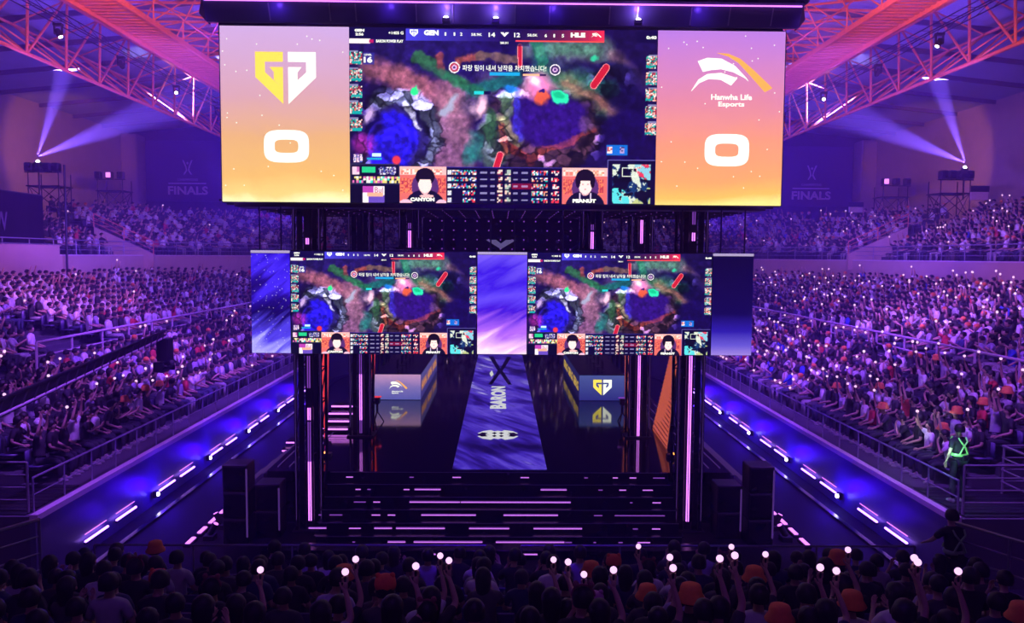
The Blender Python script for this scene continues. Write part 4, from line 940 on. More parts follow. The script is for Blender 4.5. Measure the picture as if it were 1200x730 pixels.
def fingers(V, E, wi, w, d, sx):
    """palm, four fingers of different lengths and a thumb growing from wrist vertex wi"""
    w = Vector(w); d = Vector(d).normalized(); side = d.cross(Vector((0, 1, .3))).normalized(); n = side.cross(d)
    pi = len(V); V.append((*(w+d*.055), (.036, .02))); E.append((wi, pi))
    for k, (o, ln) in enumerate(((-.027, .062), (-.009, .074), (.009, .069), (.027, .054))):
        a = w+d*.085+side*o; b = a+d*ln*.55-n*.006; c = b+d*ln*.4-n*.02; j = len(V)
        V.extend([(*a, .0105), (*b, .0095), (*c, .008)]); E.extend([(pi, j), (j, j+1), (j+1, j+2)])
    a = w+d*.04+side*(.045 if sx > 0 else -.045)*1; b = a+d*.045+side*(.012 if sx > 0 else -.012); j = len(V)
    V.extend([(*a, .012), (*b, .0095)]); E.extend([(wi, j), (j, j+1)])
def person_meshes(la, ra, seated=True, lean=0.0, hair='short', turn=0.0):
    """body, clothes and hair of one pose; origin on the ground under the seat, facing +y"""
    up = 0 if seated else .44
    L = lambda p: (p[0], p[1]+lean*max(0, p[2]-.5)*1.0, p[2]+up)
    V = [(*L((0, .0, .52)), .13), (*L((0, -.02, .70)), .11), (*L((0, 0, .88)), .12), (*L((0, .005, .99)), .07), (*L((0, .01, 1.08)), .05), (*L((turn*.02, .025, 1.15)), .062), (*L((turn*.03, .02, 1.215)), .09), (*L((turn*.03, .01, 1.28)), .068)]
    E = [(i, i+1) for i in range(7)]
    V.append((*L((turn*.06, .118, 1.19)), .014)); E.append((6, 8))          # nose
    for q in (-1, 1): V.append((*L((q*.094, .01, 1.195)), .013)); E.append((6, len(V)-1))   # ears
    TV = [(*L((0, .0, .49)), (.165, .15)), (*L((0, -.02, .68)), (.155, .145)), (*L((0, 0, .86)), (.17, .16)), (*L((0, .005, .985)), (.135, .125)), (*L((0, .008, 1.06)), .078)]
    TE = [(i, i+1) for i in range(4)]
    for q, pose in ((-1, la), (1, ra)):
        e, w, d = ARMS[pose]; e = L((q*e[0], e[1], e[2])); w = L((q*w[0], w[1], w[2])); sh = L((q*.165, 0, .99)); mid = tuple((a+b)/2 for a, b in zip(sh, e))
        i = len(V); V += [(*sh, .05), (*mid, .046), (*e, .039), (*w, .026)]; E += [(3, i), (i, i+1), (i+1, i+2), (i+2, i+3)]
        fingers(V, E, i+3, w, (q*d[0], d[1], d[2]), q)
        j = len(TV); m2 = tuple(a*.25+b*.75 for a, b in zip(sh, e)); TV += [(*sh, .082), (*mid, .066), (*m2, .062)]; TE += [(3, j), (j, j+1), (j+1, j+2)]
    if seated:
        legs = [((.095, .02, .50), .085), ((.11, .25, .51), .08), ((.12, .45, .49), .06), ((.12, .46, .28), .052), ((.12, .45, .09), .036)]
    else:
        legs = [((.09, .0, .90), .088), ((.10, .01, .70), .08), ((.105, .02, .48), .057), ((.11, .0, .28), .052), ((.11, -.02, .09), .036)]
    PV = [((0, 0, .50+(.44 if not seated else 0)), .13)]; PV = [(*PV[0][0], .135)]; PE = []
    feet = []
    for q in (-1, 1):
        foot = MB(); feet.append(foot)
        i = len(V); j = len(PV)
        for k, (p, r) in enumerate(legs):
            V.append((q*p[0], p[1], p[2], r*.9)); PV.append((q*p[0], p[1], p[2], r*1.12+(.012 if k > 2 else 0)))
        E += [(0, i)]+[(i+k, i+k+1) for k in range(4)]; PE += [(0, j)]+[(j+k, j+k+1) for k in range(4)]
        ax, ay = q*legs[-1][0][0], legs[-1][0][1]; V.append((ax, ay+.10, .04, (.035, .028))); E.append((i+4, len(V)-1))
        foot.lathe([(.02, .0), (.048, .012), (.05, .045), (.042, .075), (.03, .10)], 10, (ax, ay+.02, 0), 1.35).lathe([(.02, .0), (.043, .012), (.042, .04), (.025, .062)], 10, (ax, ay+.12, 0), 1.7)
    out = dict(body=skin_mesh('body', V, E, M['skin']), top=skin_mesh('shirt', TV, TE, M['cloth']), trousers=skin_mesh('trousers', PV, PE, M['pants']), shoe_a=feet[0].mesh('shoe', M['shoe']), shoe_b=feet[1].mesh('shoe', M['shoe']))
    hx, hy, hz = L((turn*.03, .0, 1.235))
    h = MB()
    rows = 7; n = 14; vs = []; fs = []
    def hair_ball(cz, rx, ry, rzr, back):
        vs = []; fs = []
        for k in range(rows+1):
            a = PI*.5*k/rows*1.18
            for i in range(n):
                t = 2*PI*i/n; fr = max(0.0, math.sin(t)); z = math.cos(a)*rzr
                if a > PI*.36 and fr > .45: z = max(z, .028)           # fringe line above the eyes
                wob = 1+.04*math.sin(5*t+k)
                vs.append((hx+rx*math.sin(a)*math.cos(t)*wob, hy-.008+ry*math.sin(a)*math.sin(t)*wob, cz+z-(.03 if fr < .2 and k == rows else 0)))
        for k in range(rows):
            for i in range(n): fs.append((k*n+i, k*n+(i+1) % n, (k+1)*n+(i+1) % n, (k+1)*n+i))
        return vs, fs
    h.add(*hair_ball(hz, .108, .118, .118, 0))
    if hair == 'long':
        h.lathe([(.03, -.26), (.075, -.24), (.098, -.12), (.104, -.02), (.10, .04)], 12, (hx, hy-.045, hz-.0), .62)
    if hair == 'bun': h.ball((hx, hy-.10, hz+.07), .048)
    hm = h.mesh('hair', M['hair']); hm.polygons.foreach_set('use_smooth', [True]*len(hm.polygons)); out['hair'] = hm
    ey = MB()
    for q in (-1, 1): ey.ball((hx+q*.034, hy+.112, hz-.032), .0105, 8, 5, .7)
    ey.poly([(hx-.022, hy+.117, hz-.088), (hx+.022, hy+.117, hz-.088), (hx+.016, hy+.117, hz-.098), (hx-.016, hy+.117, hz-.098)], (0, .004, 0))
    out['face'] = ey.mesh('facial_feature', M['eye'])
    out['head'] = (hx, hy, hz); e, w, d = ARMS[ra]; w = Vector(L(w)); out['hand'] = w+Vector(d).normalized()*.09
    return out
VAR = [person_meshes('lap', 'lap', hair='short'), person_meshes('lap', 'raise', hair='long'), person_meshes('chin', 'lap', lean=.25, hair='short', turn=1), person_meshes('phone', 'phone', lean=.1, hair='long', turn=-1),
       person_meshes('lap', 'high', hair='short'), person_meshes('high', 'high', lean=-.05, hair='bun')]
STAND = [person_meshes('down', 'down', seated=False, hair='short'), person_meshes('rail', 'rail', seated=False, lean=.12, hair='short'), person_meshes('lap', 'down', seated=False, hair='long')]
_b = MB().lathe([(.155, -.055), (.16, -.045), (.118, .02), (.114, .06), (.10, .10), (.06, .118), (.005, .122)], 16)
BUCKET = _b.mesh('bucket_hat', M['hat'])
_b = MB().lathe([(.112, -.01), (.118, .03), (.108, .09), (.07, .125), (.02, .137)], 14).ball((.075, 0, .125), .03).ball((-.075, 0, .125), .03)
KNIT = _b.mesh('knit_hat', M['hat'])
_b = MB().path([(.112*math.cos(t), 0, .112*math.sin(t)+.0) for t in [PI*i/8 for i in range(9)]], .012, 6).ball((.075, 0, .115), .034, 8, 5).ball((-.075, 0, .115), .034, 8, 5)
HBAND = _b.mesh('headband', M['hat'])
for me in (BUCKET, KNIT): me.polygons.foreach_set('use_smooth', [True]*len(me.polygons))
def person(v, loc, rz, scale, shirt, label, group, hat=None, hatcol=(.9, .26, .08, 1), name='person', cat='person'):
    o = empty(name, loc, rz, label, cat, group); o.scale = (scale,)*3
    for k in ('body', 'top', 'trousers', 'shoe_a', 'shoe_b', 'hair', 'face'):
        nm = {'top': 'shirt', 'shoe_a': 'shoe', 'shoe_b': 'shoe', 'face': 'facial_feature'}.get(k, k)
        c = link(nm, v[k], o)
        if k == 'top': c.color = (*shirt, 1)
    if hat is not None:
        hx, hy, hz = v['head']; c = link({id(BUCKET): 'bucket_hat', id(KNIT): 'knit_hat', id(HBAND): 'headband'}[id(hat)], hat, o, (hx, hy-.005, hz+.02)); c.color = hatcol
    return o
STICKS = {}
def light_stick(p, label, group, rz=0, tilt=0):
    o = empty('light_stick', p, rz, label, 'light stick', group)
    if not STICKS:
        STICKS['h'] = MB().tube((0, 0, -.09), (0, 0, .07), .014, 8, .017).mesh('handle', M['black']); STICKS['g'] = MB().ball((0, 0, .10), .038, 12, 8).mesh('globe', M['stick'])
    link('handle', STICKS['h'], o); link('globe', STICKS['g'], o); return o

SH = {'black': (.02, .018, .025), 'charcoal': (.06, .055, .07), 'navy': (.03, .04, .12), 'white': (.78, .76, .8), 'pale grey': (.45, .44, .5), 'red': (.6, .05, .06), 'blue': (.06, .10, .7), 'lilac': (.45, .38, .6)}
placed = {}
def spec(shirt, hair, hat, act): return 'person in %s top%s%s' % (shirt, hat, act)
POSE_TXT = ['', ' raising a glowing stick', ' leaning forward', ' holding up a phone', ' with one arm up high', ' with both arms raised']
HAIR_TXT = ['short-haired', 'long-haired', 'short-haired', 'long-haired', 'short-haired', 'hair-bun']

# --- the front block of spectators seen from behind, on its own shallow steps
FR = [(13.6-.8*k, .52+.215*k) for k in range(8)]
for k, (y, z) in enumerate(FR):
    struct('front_terrace', MB().box(-13, 13, y-.42, y+.42 if k else 14.6, 0, z), M['concrete'])
struct('front_block', MB().box(-13, 13, 5, FR[-1][0]-.42, 0, FR[-1][1]), M['concrete'])
rr = random.Random(11)
HATS = [(175, 651, 0), (184, 675, 1), (397, 675, 0), (447, 702, 1), (693, 671, 0), (719, 664, 1), (759, 695, 0), (809, 696, 0), (885, 677, 0), (982, 664, 0), (998, 708, 0), (915, 716, 0), (1195, 719, 0), (697, 699, 2), (494, 718, 3), (680, 715, 3), (760, 661, 3), (848, 655, 3), (247, 690, 3), (158, 668, 3)]
STK = [(304, 673), (419, 661), (517, 652), (532, 666), (404, 714), (485, 714), (647, 662), (665, 676), (676, 667), (722, 685), (747, 651), (782, 661), (789, 679), (820, 656), (859, 661), (877, 659), (859, 684), (961, 680), (979, 719), (999, 662), (1070, 711), (1116, 713), (1067, 729)]
front = [[] for _ in FR]   # (x, variant, hat kind, stick)
def row_for(py, hgt):
    best = min(range(len(FR)), key=lambda k: abs(proj((0, FR[k][0], FR[k][1]+hgt))[1]-py)); return best
for px, py, kind in HATS:
    k = row_for(py, 1.27); y, z = FR[k]; x = at(px, py, y).x; front[k].append((x, rr.choice((0, 2, 0)), kind, False))
for px, py in STK:
    v = rr.choice((1, 4)); hgt = VAR[v]['hand'].z+.1; k = row_for(py, hgt); y, z = FR[k]; x = at(px, py, y+.2).x-VAR[v]['hand'].x
    if all(abs(x-t[0]) > .34 for t in front[k]): front[k].append((x, v, None, True))
    else:
        k2 = min(len(FR)-1, k+1)
        front[k2].append((x, v, None, True))
for k, (y, z) in enumerate(FR):
    lim = .64*y+.3; x = -lim+rr.uniform(0, .3)
    while x < lim:
        if all(abs(x-t[0]) > .42 for t in front[k]) and rr.random() < .90 and not (k < 3 and abs(x) > 7.3):
            front[k].append((x, rr.choice((0, 0, 2, 3, 0, 2)), None, False))
        x += .50+rr.uniform(0, .08)
HK = [BUCKET, KNIT, KNIT, HBAND]
n_front = 0
for k, (y, z) in enumerate(FR):
    for j, (x, v, hk, st) in enumerate(sorted(front[k])):
        near = k > 3
        sh = rr.choices(['black', 'charcoal', 'navy', 'white', 'pale grey', 'lilac'], [48, 20, 12, 9, 5, 6])[0]
        hat = None; ht = ''; hc = (.95, .25, .07, 1)
        if hk is not None:
            hat = HK[hk]; ht = [', orange bucket hat', ', red knit hat', ', mauve knit hat', ', eared headband'][hk]
            if hk == 2: hc = (.45, .16, .38, 1)
            if hk == 3: hc = (.25, .06, .10, 1)
            if hk == 1: hc = (.85, .14, .06, 1)
        s = rr.uniform(.96, 1.08); yy = y+rr.uniform(-.05, .05); rzz = rr.uniform(-.12, .12)
        lab = '%s spectator, %s top%s, %s seat, %s row of front block' % (HAIR_TXT[v], sh, ht if hk is not None else '', ORD[j+1], ORD[k+1])
        o = person(VAR[v], (x, yy, z), rzz, s, SH[sh], lab, 'spectators in the front block', hat, hc); n_front += 1
        if st:
            p = Vector((x, yy, z))+(Matrix.Rotation(rzz, 3, 'Z') @ VAR[v]['hand'])*s
            light_stick(p, 'glowing round light stick raised above %s seat, %s row of front block' % (ORD[j+1], ORD[k+1]), 'light sticks in the front block')
# seat rows of the front block
for k, (y, z) in enumerate(FR[:6]):
    sb = MB()
    for i in range(int(-.62*y/.53), int(.62*y/.53)+1):
        sb.cbox(i*.53-.22, i*.53+.22, y-.2, y+.2, z+.36, z+.40, .01).cbox(i*.53-.22, i*.53+.22, y-.26, y-.22, z+.38, z+.78, .01)
    tag(sb.build('seat_row', M['seat']), kind='stuff')

# --- the stands: every seat in the camera's view
def pos_on(d, t):
    """point and inward heading at arc length t from the near end of one side (s=+1)"""
    w = WI+d; r = R0+d; cx = WI-R0; L1 = YC-Y0; L2 = r*PI/2
    if t < L1: return w, Y0+t, PI/2
    if t < L1+L2:
        a = (t-L1)/r; return cx+r*math.cos(a), YC+r*math.sin(a), PI/2+a
    return cx-(t-L1-L2), YC+r, PI
ROWS = [(d+.34, z, 'lower', k) for k, (d, z) in enumerate(LOW)]+[(d+.38, z, 'middle', k) for k, (d, z) in enumerate(MID)]+[(d+.36, z, 'upper', k) for k, (d, z) in enumerate(UP)]
seats = []
rs = random.Random(23)
for d, z, tier, k in ROWS:
    for s in (-1, 1):
        L = (YC-Y0)+(R0+d)*PI/2+(WI-R0)
        t = .3; idx = 0
        while t < L:
            idx += 1
            x, y, h = pos_on(d, t); step = .52 if y < 46 else .56
            aisle = {'lower': 99, 'middle': 12.5, 'upper': 11.0}[tier]
            if (t % aisle) > aisle-1.1 or rs.random() < .05: t += step; continue
            if s < 0 and tier == 'middle' and 8 < t < 12 and k < 4: t += step; continue
            if tier == 'upper' and (any(math.hypot(x-a, y-b) < 1.7 for a, b in ((27.5, 50), (28.5, 60))) or (s < 0 and k < 2 and y < 44) or (21 < x < 26 and 48.3 < y < 51.6)): t += step; continue
            px, py = proj((s*x, y, z+1))
            if -25 < px < 1225: seats.append((s*x, y, z, s*h, tier, k, idx, math.hypot(x, y)))
            t += step
print('seats', len(seats), 'front', n_front)
def choose_shirt(x, y, tier):
    if x < 0 and tier == 'middle' and y < 46: return rs.choices(['white', 'black', 'charcoal', 'red', 'pale grey', 'lilac'], [44, 22, 8, 7, 9, 10])[0]
    if x < 0: return rs.choices(['white', 'black', 'charcoal', 'red', 'navy', 'lilac'], [30, 34, 14, 6, 6, 10])[0]
    return rs.choices(['white', 'black', 'charcoal', 'red', 'blue', 'navy', 'lilac', 'pale grey'], [27, 36, 12, 2, 3, 6, 8, 6])[0]
dist = lambda q: math.hypot(q[0], q[1])-(0 if q[4] == 'lower' else -1.5)
seats.sort(key=dist)
NI = max(0, 296-n_front-8)
single, mass = seats[:NI], seats[NI:]
for x, y, z, h, tier, k, idx, _ in single:
    v = rs.choices(range(6), [30, 22, 14, 16, 10, 8])[0]; sh = choose_shirt(x, y, tier); s = rs.uniform(.95, 1.05)
    hat = BUCKET if (x > 0 and rs.random() < .20) or rs.random() < .04 else None
    face = h+rs.uniform(-.1, .1)+(-.25 if x < 0 else .25)*(-1)
    side = 'crane-side' if x < 0 else 'guard-side'
    lab = '%s spectator, %s top%s, %s seat, %s row, %s %s stand' % (HAIR_TXT[v].split('-')[0] + '-haired' if v != 5 else 'hair-bun', sh, ', orange hat' if hat else '', ORD[min(idx, 40)], ORD[k+1], side, tier)
    person(VAR[v], (x, y, z), face, s, SH[sh], lab, 'spectators at the near end of the %s stand' % side, hat)
    if v in (1, 4):
        p = Vector((x, y, z))+(Matrix.Rotation(face, 3, 'Z') @ VAR[v]['hand'])*s
        light_stick(p, 'small glowing light stick over %s seat, %s row, %s %s stand' % (ORD[min(idx, 40)], ORD[k+1], side, tier), 'light sticks held in the stands')
# the rest of the crowd: low-detail seated figures joined into one mass
def crowd_proto(pose):
    parts = []   # (mesh builder, colour slot) slots: 0 shirt, 1 skin, 2 hair, 3 trousers
    t = MB().lathe([(.13, .48), (.15, .58), (.17, .85), (.15, 1.0), (.06, 1.07)], 7, (0, 0, 0), .68); parts.append((t, 0))
    parts.append((MB().ball((0, .02, 1.19), .095, 7, 5, 1.2), 1)); parts.append((MB().lathe([(.104, -.02), (.108, .04), (.08, .10), (.02, .125)], 7, (0, -.005, 1.2)), 2))
    la, ra = pose
    for q, a in ((-1, la), (1, ra)):
        e, w, d = ARMS[a]; e = (q*e[0], e[1], e[2]); w = (q*w[0], w[1], w[2]); w2 = Vector(w)+Vector((q*d[0], d[1], d[2])).normalized()*.12
        parts.append((MB().tube((q*.17, 0, 1.0), e, .06, 5, .05), 0)); parts.append((MB().tube(e, w2, .038, 5, .03), 1))
    for q in (-1, 1): parts.append((MB().tube((q*.09, 0, .5), (q*.13, .45, .5), .085, 5, .065), 3)); parts.append((MB().tube((q*.13, .45, .52), (q*.12, .44, .03), .06, 5, .045), 3))
    V, Fq, Ft, S = [], [], [], []; n = 0
    for mb, sl in parts:
        V += mb.v; S += [sl]*len(mb.v)
        for f in mb.f:
            f = [i+n for i in f]
            for i in range(1, len(f)-1): Ft.append((f[0], f[i], f[i+1]))
        n += len(mb.v)
    w = Vector(ARMS[ra][1])+Vector(ARMS[ra][2]).normalized()*.1
    return np.array(V), np.array(Ft), np.array(S), w
PR = [crowd_proto(p) for p in (('lap', 'lap'), ('lap', 'raise'), ('chin', 'lap'), ('phone', 'phone'), ('lap', 'high'), ('high', 'high'))]
CM = bpy.data.materials.new('crowd_cloth'); CM.use_nodes = True
_n = CM.node_tree; _a = _n.nodes.new('ShaderNodeVertexColor'); _a.layer_name = 'tint'; _n.links.new(_a.outputs[0], _n.nodes['Principled BSDF'].inputs['Base Color']); _n.nodes['Principled BSDF'].inputs['Roughness'].default_value = .75
def make_mass(name, group):
    VS, FS, CS = [], [], []; off = 0; glo = []
    for x, y, z, h, tier, k, idx, _ in group:
        v = rs.choices(range(6), [36, 14, 16, 18, 10, 6] if x > 0 else [50, 6, 22, 14, 4, 2])[0]; V, Ft, S, w = PR[v]; s = rs.uniform(.95, 1.06); a = h+rs.uniform(-.2, .2)+(.25 if x < 0 else -.25)
        c, sn = math.cos(a), math.sin(a); P = np.stack([V[:, 0]*c-V[:, 1]*sn, V[:, 0]*sn+V[:, 1]*c, V[:, 2]], 1)*s+np.array([x, y, z])
        shc = SH[choose_shirt(x, y, tier)]; hat = rs.random() < (.13 if x > 0 else .02)
        cols = np.array([shc, (.55, .34, .26), (.85, .22, .06) if hat else (.015, .01, .015), rs.choice([(.02, .02, .03), (.04, .05, .1), (.1, .09, .1), (.35, .33, .36)])])
        VS.append(P); FS.append(Ft+off); CS.append(cols[S]); off += len(V)
        near = y < 46
        pr = .95 if v in (1, 4) else (.42 if x > 0 else .25)
        if tier == 'upper': pr *= .3
        if tier == 'middle': pr *= .75
        if x < 0: pr *= .75 if tier == 'lower' else .3
        if rs.random() < pr: glo.append((x+(w.x*c-w.y*sn)*s, y+(w.x*sn+w.y*c)*s, z+w.z*s))
    VS = np.concatenate(VS); FS = np.concatenate(FS); CS = np.concatenate(CS)
    me = bpy.data.meshes.new(name); me.vertices.add(len(VS)); me.vertices.foreach_set('co', VS.astype('f').ravel())
    me.loops.add(FS.size); me.loops.foreach_set('vertex_index', FS.astype('i').ravel()); me.polygons.add(len(FS)); me.polygons.foreach_set('loop_start', np.arange(0, FS.size, 3, dtype='i')); me.update(calc_edges=True)
    ca = me.color_attributes.new('tint', 'FLOAT_COLOR', 'POINT'); ca.data.foreach_set('color', np.concatenate([CS, np.ones((len(CS), 1))], 1).astype('f').ravel())
    me.materials.append(CM); o = link(name, me); tag(o, 'dense crowd of seated spectators filling the stands around the arena', None, None, 'stuff')
    return glo
glo = make_mass('crowd', mass)
gm = MB()
for p in glo: gm.ball((p[0], p[1], p[2]+.1), .05, 6, 4)
tag(gm.build('glowing_sticks', M['stick']), 'glowing light sticks scattered through the crowd', None, None, 'stuff')
# seats under the crowd
sm = bpy.data.meshes.new('p'); sv = MB().box(-.22, .22, -.2, .2, .38, .42).box(-.22, .22, -.24, -.2, .4, .78)
SV, SF = np.array(sv.v), np.array(sv.f); VS, FS = [], []
for i, (x, y, z, h, *_q) in enumerate(seats):
    c, sn = math.cos(h), math.sin(h); VS.append(np.stack([SV[:, 0]*c-SV[:, 1]*sn+x, SV[:, 0]*sn+SV[:, 1]*c+y, SV[:, 2]+z], 1)); FS.append(SF+i*len(SV))
me = bpy.data.meshes.new('stadium_seating'); VS = np.concatenate(VS); FS = np.concatenate(FS)
me.vertices.add(len(VS)); me.vertices.foreach_set('co', VS.astype('f').ravel()); me.loops.add(FS.size); me.loops.foreach_set('vertex_index', FS.astype('i').ravel()); me.polygons.add(len(FS)); me.polygons.foreach_set('loop_start', np.arange(0, FS.size, 4, dtype='i')); me.update(calc_edges=True)
me.materials.append(M['seat']); tag(link('stadium_seating', me), 'violet plastic seats in rows under the crowd', None, None, 'stuff')

# --- guards and standing people
def add_harness(o, v, up):
    """reflective crossed straps and belt over the back and chest"""
    b = MB(); z0, z1 = .66+up, 1.03+up
    for q in (-1, 1):
        for yy in (-.155, .15):
            b.path([(q*.10, yy*.6, z1+.02), (q*.085, yy, z1-.06), (-q*.03, yy*1.05, .84+up), (-q*.11, yy*.98, z0+.02)], .017, 6)
    b.lathe([(.165, z0-.03), (.175, z0), (.165, z0+.03)], 18, (0, 0, 0), .9)
    b.build('reflective_harness', M['vest'], o)
    t = MB().cbox(-.05, .05, -.22, -.17, .55+up, .67+up, .01).build('radio', M['black'], o)
g = person(STAND[0], (10.12, 17.5, 1.53), .25, .98, SH['black'], 'security guard in black with glowing green crossed straps standing at the ledge rail', None, name='security_guard')
add_harness(g, STAND[0], .44)
lamp('phone_glow', 'POINT', (10.25, 20.3, 3.0), (0, 0, 0), (.8, .85, 1.0), 14, .05)
lamp('guard_light', 'POINT', (9.75, 17.2, 2.7), (0, 0, 0), (.35, .9, .8), 10, .05)  # point light beside the guard, no fixture modelled
x = at(1122, 640, 13.0).x
g = person(STAND[1], (x, 13.1, .95), .1, 1.0, SH['black'], 'dark-clad usher with faint strap harness leaning on the front stair rail', None, name='usher')
add_harness(g, STAND[1], .44)
for c in g.children:
    if c.name.startswith('reflective'): c.data.materials[0] = M['vest_dim']
for k, (px, yy, d, z) in enumerate(((96, 50, 4.7, MID_Z), (158, 54, 4.7, MID_Z), (170, 55.5, 4.7, MID_Z), (242, 60, 4.7, MID_Z), (540, 60, 0, 0), (903, 56, 4.7, MID_Z))):
    pass
walk = [(-14.3, 33, 'white'), (-14.2, 40, 'black'), (14.25, 36, 'black'), (14.2, 43, 'white')]
for k, (x, y, c) in enumerate(walk):
    person(STAND[2 if k % 2 else 0], (x, y, MID_Z), (PI/2 if x > 0 else -PI/2), 1.0, SH[c], 'person in %s top standing in the walkway halfway up the %s stand, %s along' % (c, 'crane-side' if x < 0 else 'guard-side', ('nearer', 'farther')[k % 2]), None)
for s in (-1, 1):
    person(STAND[0], (s*4.3, 25.2, ZS+6.0) if False else (s*3.0, 52.0, 1.5), PI, 1.0, SH['black'], 'stagehand in black standing behind the stage, %s-logo side' % ('bow' if s < 0 else 'shield'), None)

# --- camera crane over the crane-side stand
A, B = Vector((-9.9, 14.0, 3.55)), Vector((-10.35, 25.0, 4.35))
o = empty('camera_crane', A, 0, 'long black camera crane with edge tubes coloured as lit reaching over the near stand', 'crane'); D = B-A; n = Vector((-D.y, D.x, 0)).normalized()*.12
for q, zz, m in ((-1, 0, 'ledge'), (1, -.06, 'ledge'), (0, .28, 'black')):  # pale paint on two tubes imitates light along the boom edges
    MB().tube(n*q+Vector((0, 0, zz)), D+n*q*.6+Vector((0, 0, zz*.6)), .045 if m == 'black' else .03, 8).build('boom_tube', M[m], o)
l = MB()
for k in range(24):
    a, c = D*(k/24), D*((k+1)/24); l.tube(a-n, c+Vector((0, 0, .22)), .018, 4).tube(c+Vector((0, 0, .22)), a+n, .018, 4).tube(a-n, c+n, .018, 4)
tag(l.build('lacing', M['black'], o), kind='stuff')
MB().poly([Vector((0, 0, -.12)), D+Vector((0, 0, -.06)), D+Vector((0, 0, .16)), Vector((0, 0, .26))], n*.4).build('boom_cover', M['black'], o)
h = MB().cbox(D.x-.18, D.x+.18, D.y-.2, D.y+.25, D.z-.75, D.z-.05, .03).build('camera_head', M['black'], o); MB().cbox(D.x-.3, D.x+.05, D.y-.2, D.y+.3, D.z-1.1, D.z-.78, .03).build('camera_body', M['blacksat'], h)
MB().tube(D+Vector((.05, 0, -.95)), D+Vector((.28, .0, -.95)), .09, 12).build('lens', M['blacksat'], h)
MB().tube((0, 0, 0), (-.2, -1.5, 0), .06).build('counterweight_arm', M['black'], o); MB().cbox(-.45, .1, -2.1, -1.5, -.3, .3, .04).build('counterweight', M['black'], o)
MB().cbox(-.15, .15, .5, .8, -A.z, -.1, .02).build('pedestal', M['black'], o)

# --- follow-spot scaffolds on the top rows
def scaffold(x, y, z, h, nh, label, lit=None):
    o = empty('light_scaffold', (x, y, z), 0, label, 'scaffold')
    b = MB()
    for a in (-.9, .9):
        for c in (-.7, .7): MB().tube((a, c, 0), (a, c, h+.8), .035).build('upright', M['black'], o)
        MB().tube((a, -.7, .1), (a, .7, h), .025).tube((a, .7, .1), (a, -.7, h), .025).build('cross_brace', M['black'], o)
    for c in (-.7, .7): MB().tube((-.9, c, .1), (.9, c, h), .025).tube((.9, c, .1), (-.9, c, h), .025).build('cross_brace', M['black'], o)
    MB().cbox(-1, 1, -.8, .8, h-.05, h+.02).build('deck', M['black'], o); MB().tube((-1.1, -.7, h+.8), (1.1, -.7, h+.8), .035).build('top_rail', M['black'], o)
    for k in range(nh):
        f = MB().cbox(-.22+(-.8+1.6*k/(nh-1)), .22+(-.8+1.6*k/(nh-1)), -.95, -.5, h+.85, h+1.35, .05).build('flood_lamp', M['black'], o)
        MB().box(-.16+(-.8+1.6*k/(nh-1)), .16+(-.8+1.6*k/(nh-1)), -.97, -.95, h+.92, h+1.28).build('lens', M['led_mag'] if (lit == k) else M['blacksat'], f)
    return o
scaffold(-27.4, 50, 9.3, 1.6, 4, 'black light scaffold by the roof beam lamp above the crane-side stand')
scaffold(-28.2, 60, 9.6, 1.8, 3, 'farther black light scaffold with one lit lamp, crane side', 1)
scaffold(27.6, 50, 9.3, 1.6, 4, 'black light scaffold by the roof beam lamp above the guard-side stand')
scaffold(28.8, 60, 9.6, 1.8, 3, 'farther black light scaffold with one lit lamp, guard side', 0)
BEAMS = []
for s, px, py in ((-1, 45, 190), (1, 1130, 197)):
    p = at(px, py, 49.0); o = empty('beam_lamp', p, 0, 'bright beam lamp throwing a shaft to the roof above the %s stand' % ('crane-side' if s < 0 else 'guard-side'), 'light')
    MB().cbox(-.25, .25, -.25, .25, -.6, -.35, .04).build('base', M['black'], o); MB().tube((0, 0, -.35), (0, -.05, .0), .2, 12).build('lamp_head', M['black'], o); MB().ball((0, -.06, .03), .10, 12, 8).build('lens', M['white'], o)
    MB().tube((0, 0, -.6), (0, 0, -1.9), .05).build('stand', M['black'], o)
    BEAMS.append((s, p))
# dark LED ribbon box and pale parapet block at the near upper corner
o = empty('booth_screen', (-23.9, 36, 6.9), 0, 'large dark LED board with faint violet mark above the crane-side parapet', 'screen')
MB().cbox(-.25, 0, -6.5, 6.8, .45, 3.0, .03).build('cabinet', M['dark'], o); MB().cbox(-.02, .05, -6.5, 6.8, .5, 2.95).build('led_face', M['blacksat'], o)
text_obj('W', M['dark'], o, (.07, 3.2, 1.5), (0, 1, 0), (0, 0, 1), 1.0, .9, .02, 'mark')
struct('wall_booth', MB().cbox(-23.5, -23.05, 27.5, 42.8, 4.6, 7.3), M['beige'])
MB_ = MB().tube((-22.9, 43.2, 4.6), (-22.9, 43.2, 11.5), .06); o = tag(MB_.build('cable_pole', M['black']), 'thin black pole at the end of the dark LED board', 'pole')
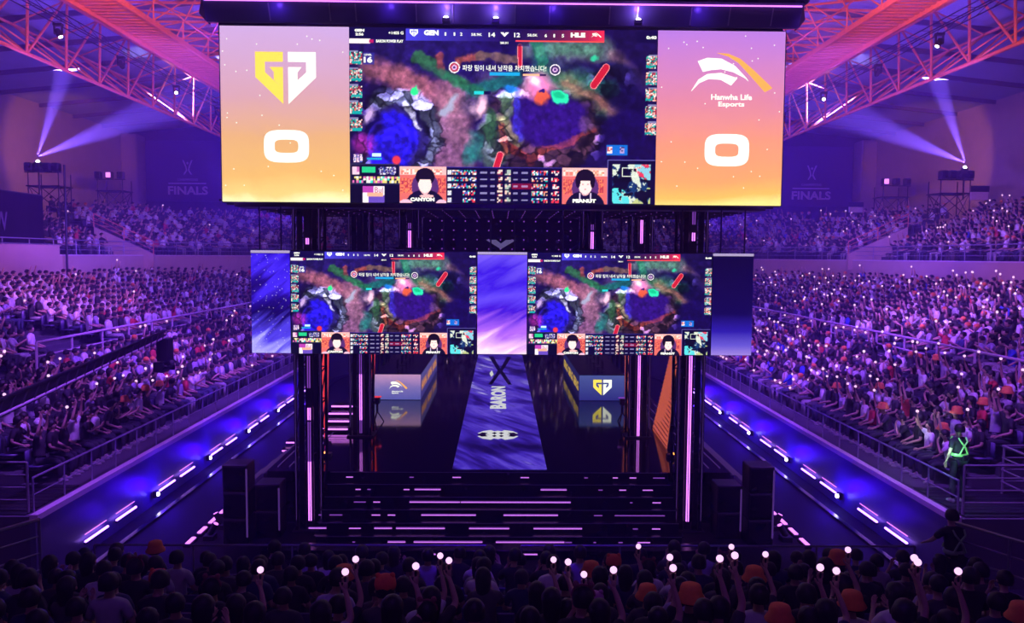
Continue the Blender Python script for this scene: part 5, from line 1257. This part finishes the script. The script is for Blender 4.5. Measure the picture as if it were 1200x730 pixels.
# stair parapets rising through the upper stands
for s in (-1, 1):
    a, b = at(180 if s < 0 else 994, 298, 50.6), at(110 if s < 0 else 1064, 266, 49.2)
    P0, P1 = Vector((a.x, a.y, a.z)), Vector((b.x, b.y, b.z))
    struct('wall_stair', MB().poly([P0+Vector((0, 0, -1.0)), P1+Vector((0, 0, -1.9)), P1, P0], (0, .25, 0)), M['beige'])
    railing([P0, P1], .8, 'slanted rail above the beige stair wall of the %s upper stand' % ('crane-side' if s < 0 else 'guard-side'), 2, 1.5, .03, M['truss'])
for s, (px, py, w_, h_) in ((1, (992, 262, 2.2, 1.6)), (1, (1003, 245, 1, 1)), (1, (1148, 226, 1.0, .8))):
    p = at(px, py, 58 if px < 1100 else 46); o = empty('notice_board', p, 0, 'pale notice board above the guard-side upper rows, %s' % {992: 'beside the column', 1003: 'small, by the finals banner', 1148: 'before the beam lamp'}[px], 'board')
    MB().cbox(-w_/2, w_/2, 0, .1, -h_/2, h_/2, .02).build('board', M['ledge'], o); MB().cbox(-w_/2-.04, w_/2+.04, -.03, 0, h_/2-.35, h_/2).build('header', M['black'], o)

# ------------------------------------------------------------------ beams and haze
for s, p in BEAMS:
    if s < 0: T = [(p.x+1.0, p.y+2, 19), (p.x+9.0, p.y+3, 17.2)]
    else: T = [(p.x-1.2, p.y+2, 19), (p.x-8.5, p.y+3, 17.0)]
    for i, t in enumerate(T):
        lamp('beam_spot', 'SPOT', p+Vector((0, -.1, .3)), t, (.30, .22, 1.0), 420000 if i == 0 else 300000, .05, 14 if i == 0 else 19, .7)
HZ = bpy.data.materials.new('haze'); HZ.use_nodes = True; nt = HZ.node_tree; nt.nodes.clear()
vs_ = nt.nodes.new('ShaderNodeVolumeScatter'); vs_.inputs['Color'].default_value = (.42, .24, 1, 1); vs_.inputs['Density'].default_value = .0095; vs_.inputs['Anisotropy'].default_value = .25
ou = nt.nodes.new('ShaderNodeOutputMaterial'); nt.links.new(vs_.outputs[0], ou.inputs['Volume'])
tag(MB().box(-32.4, 32.4, -5, 72.3, -.2, 21.5).build('haze', HZ), 'thin violet stage haze filling the hall', None, None, 'stuff')
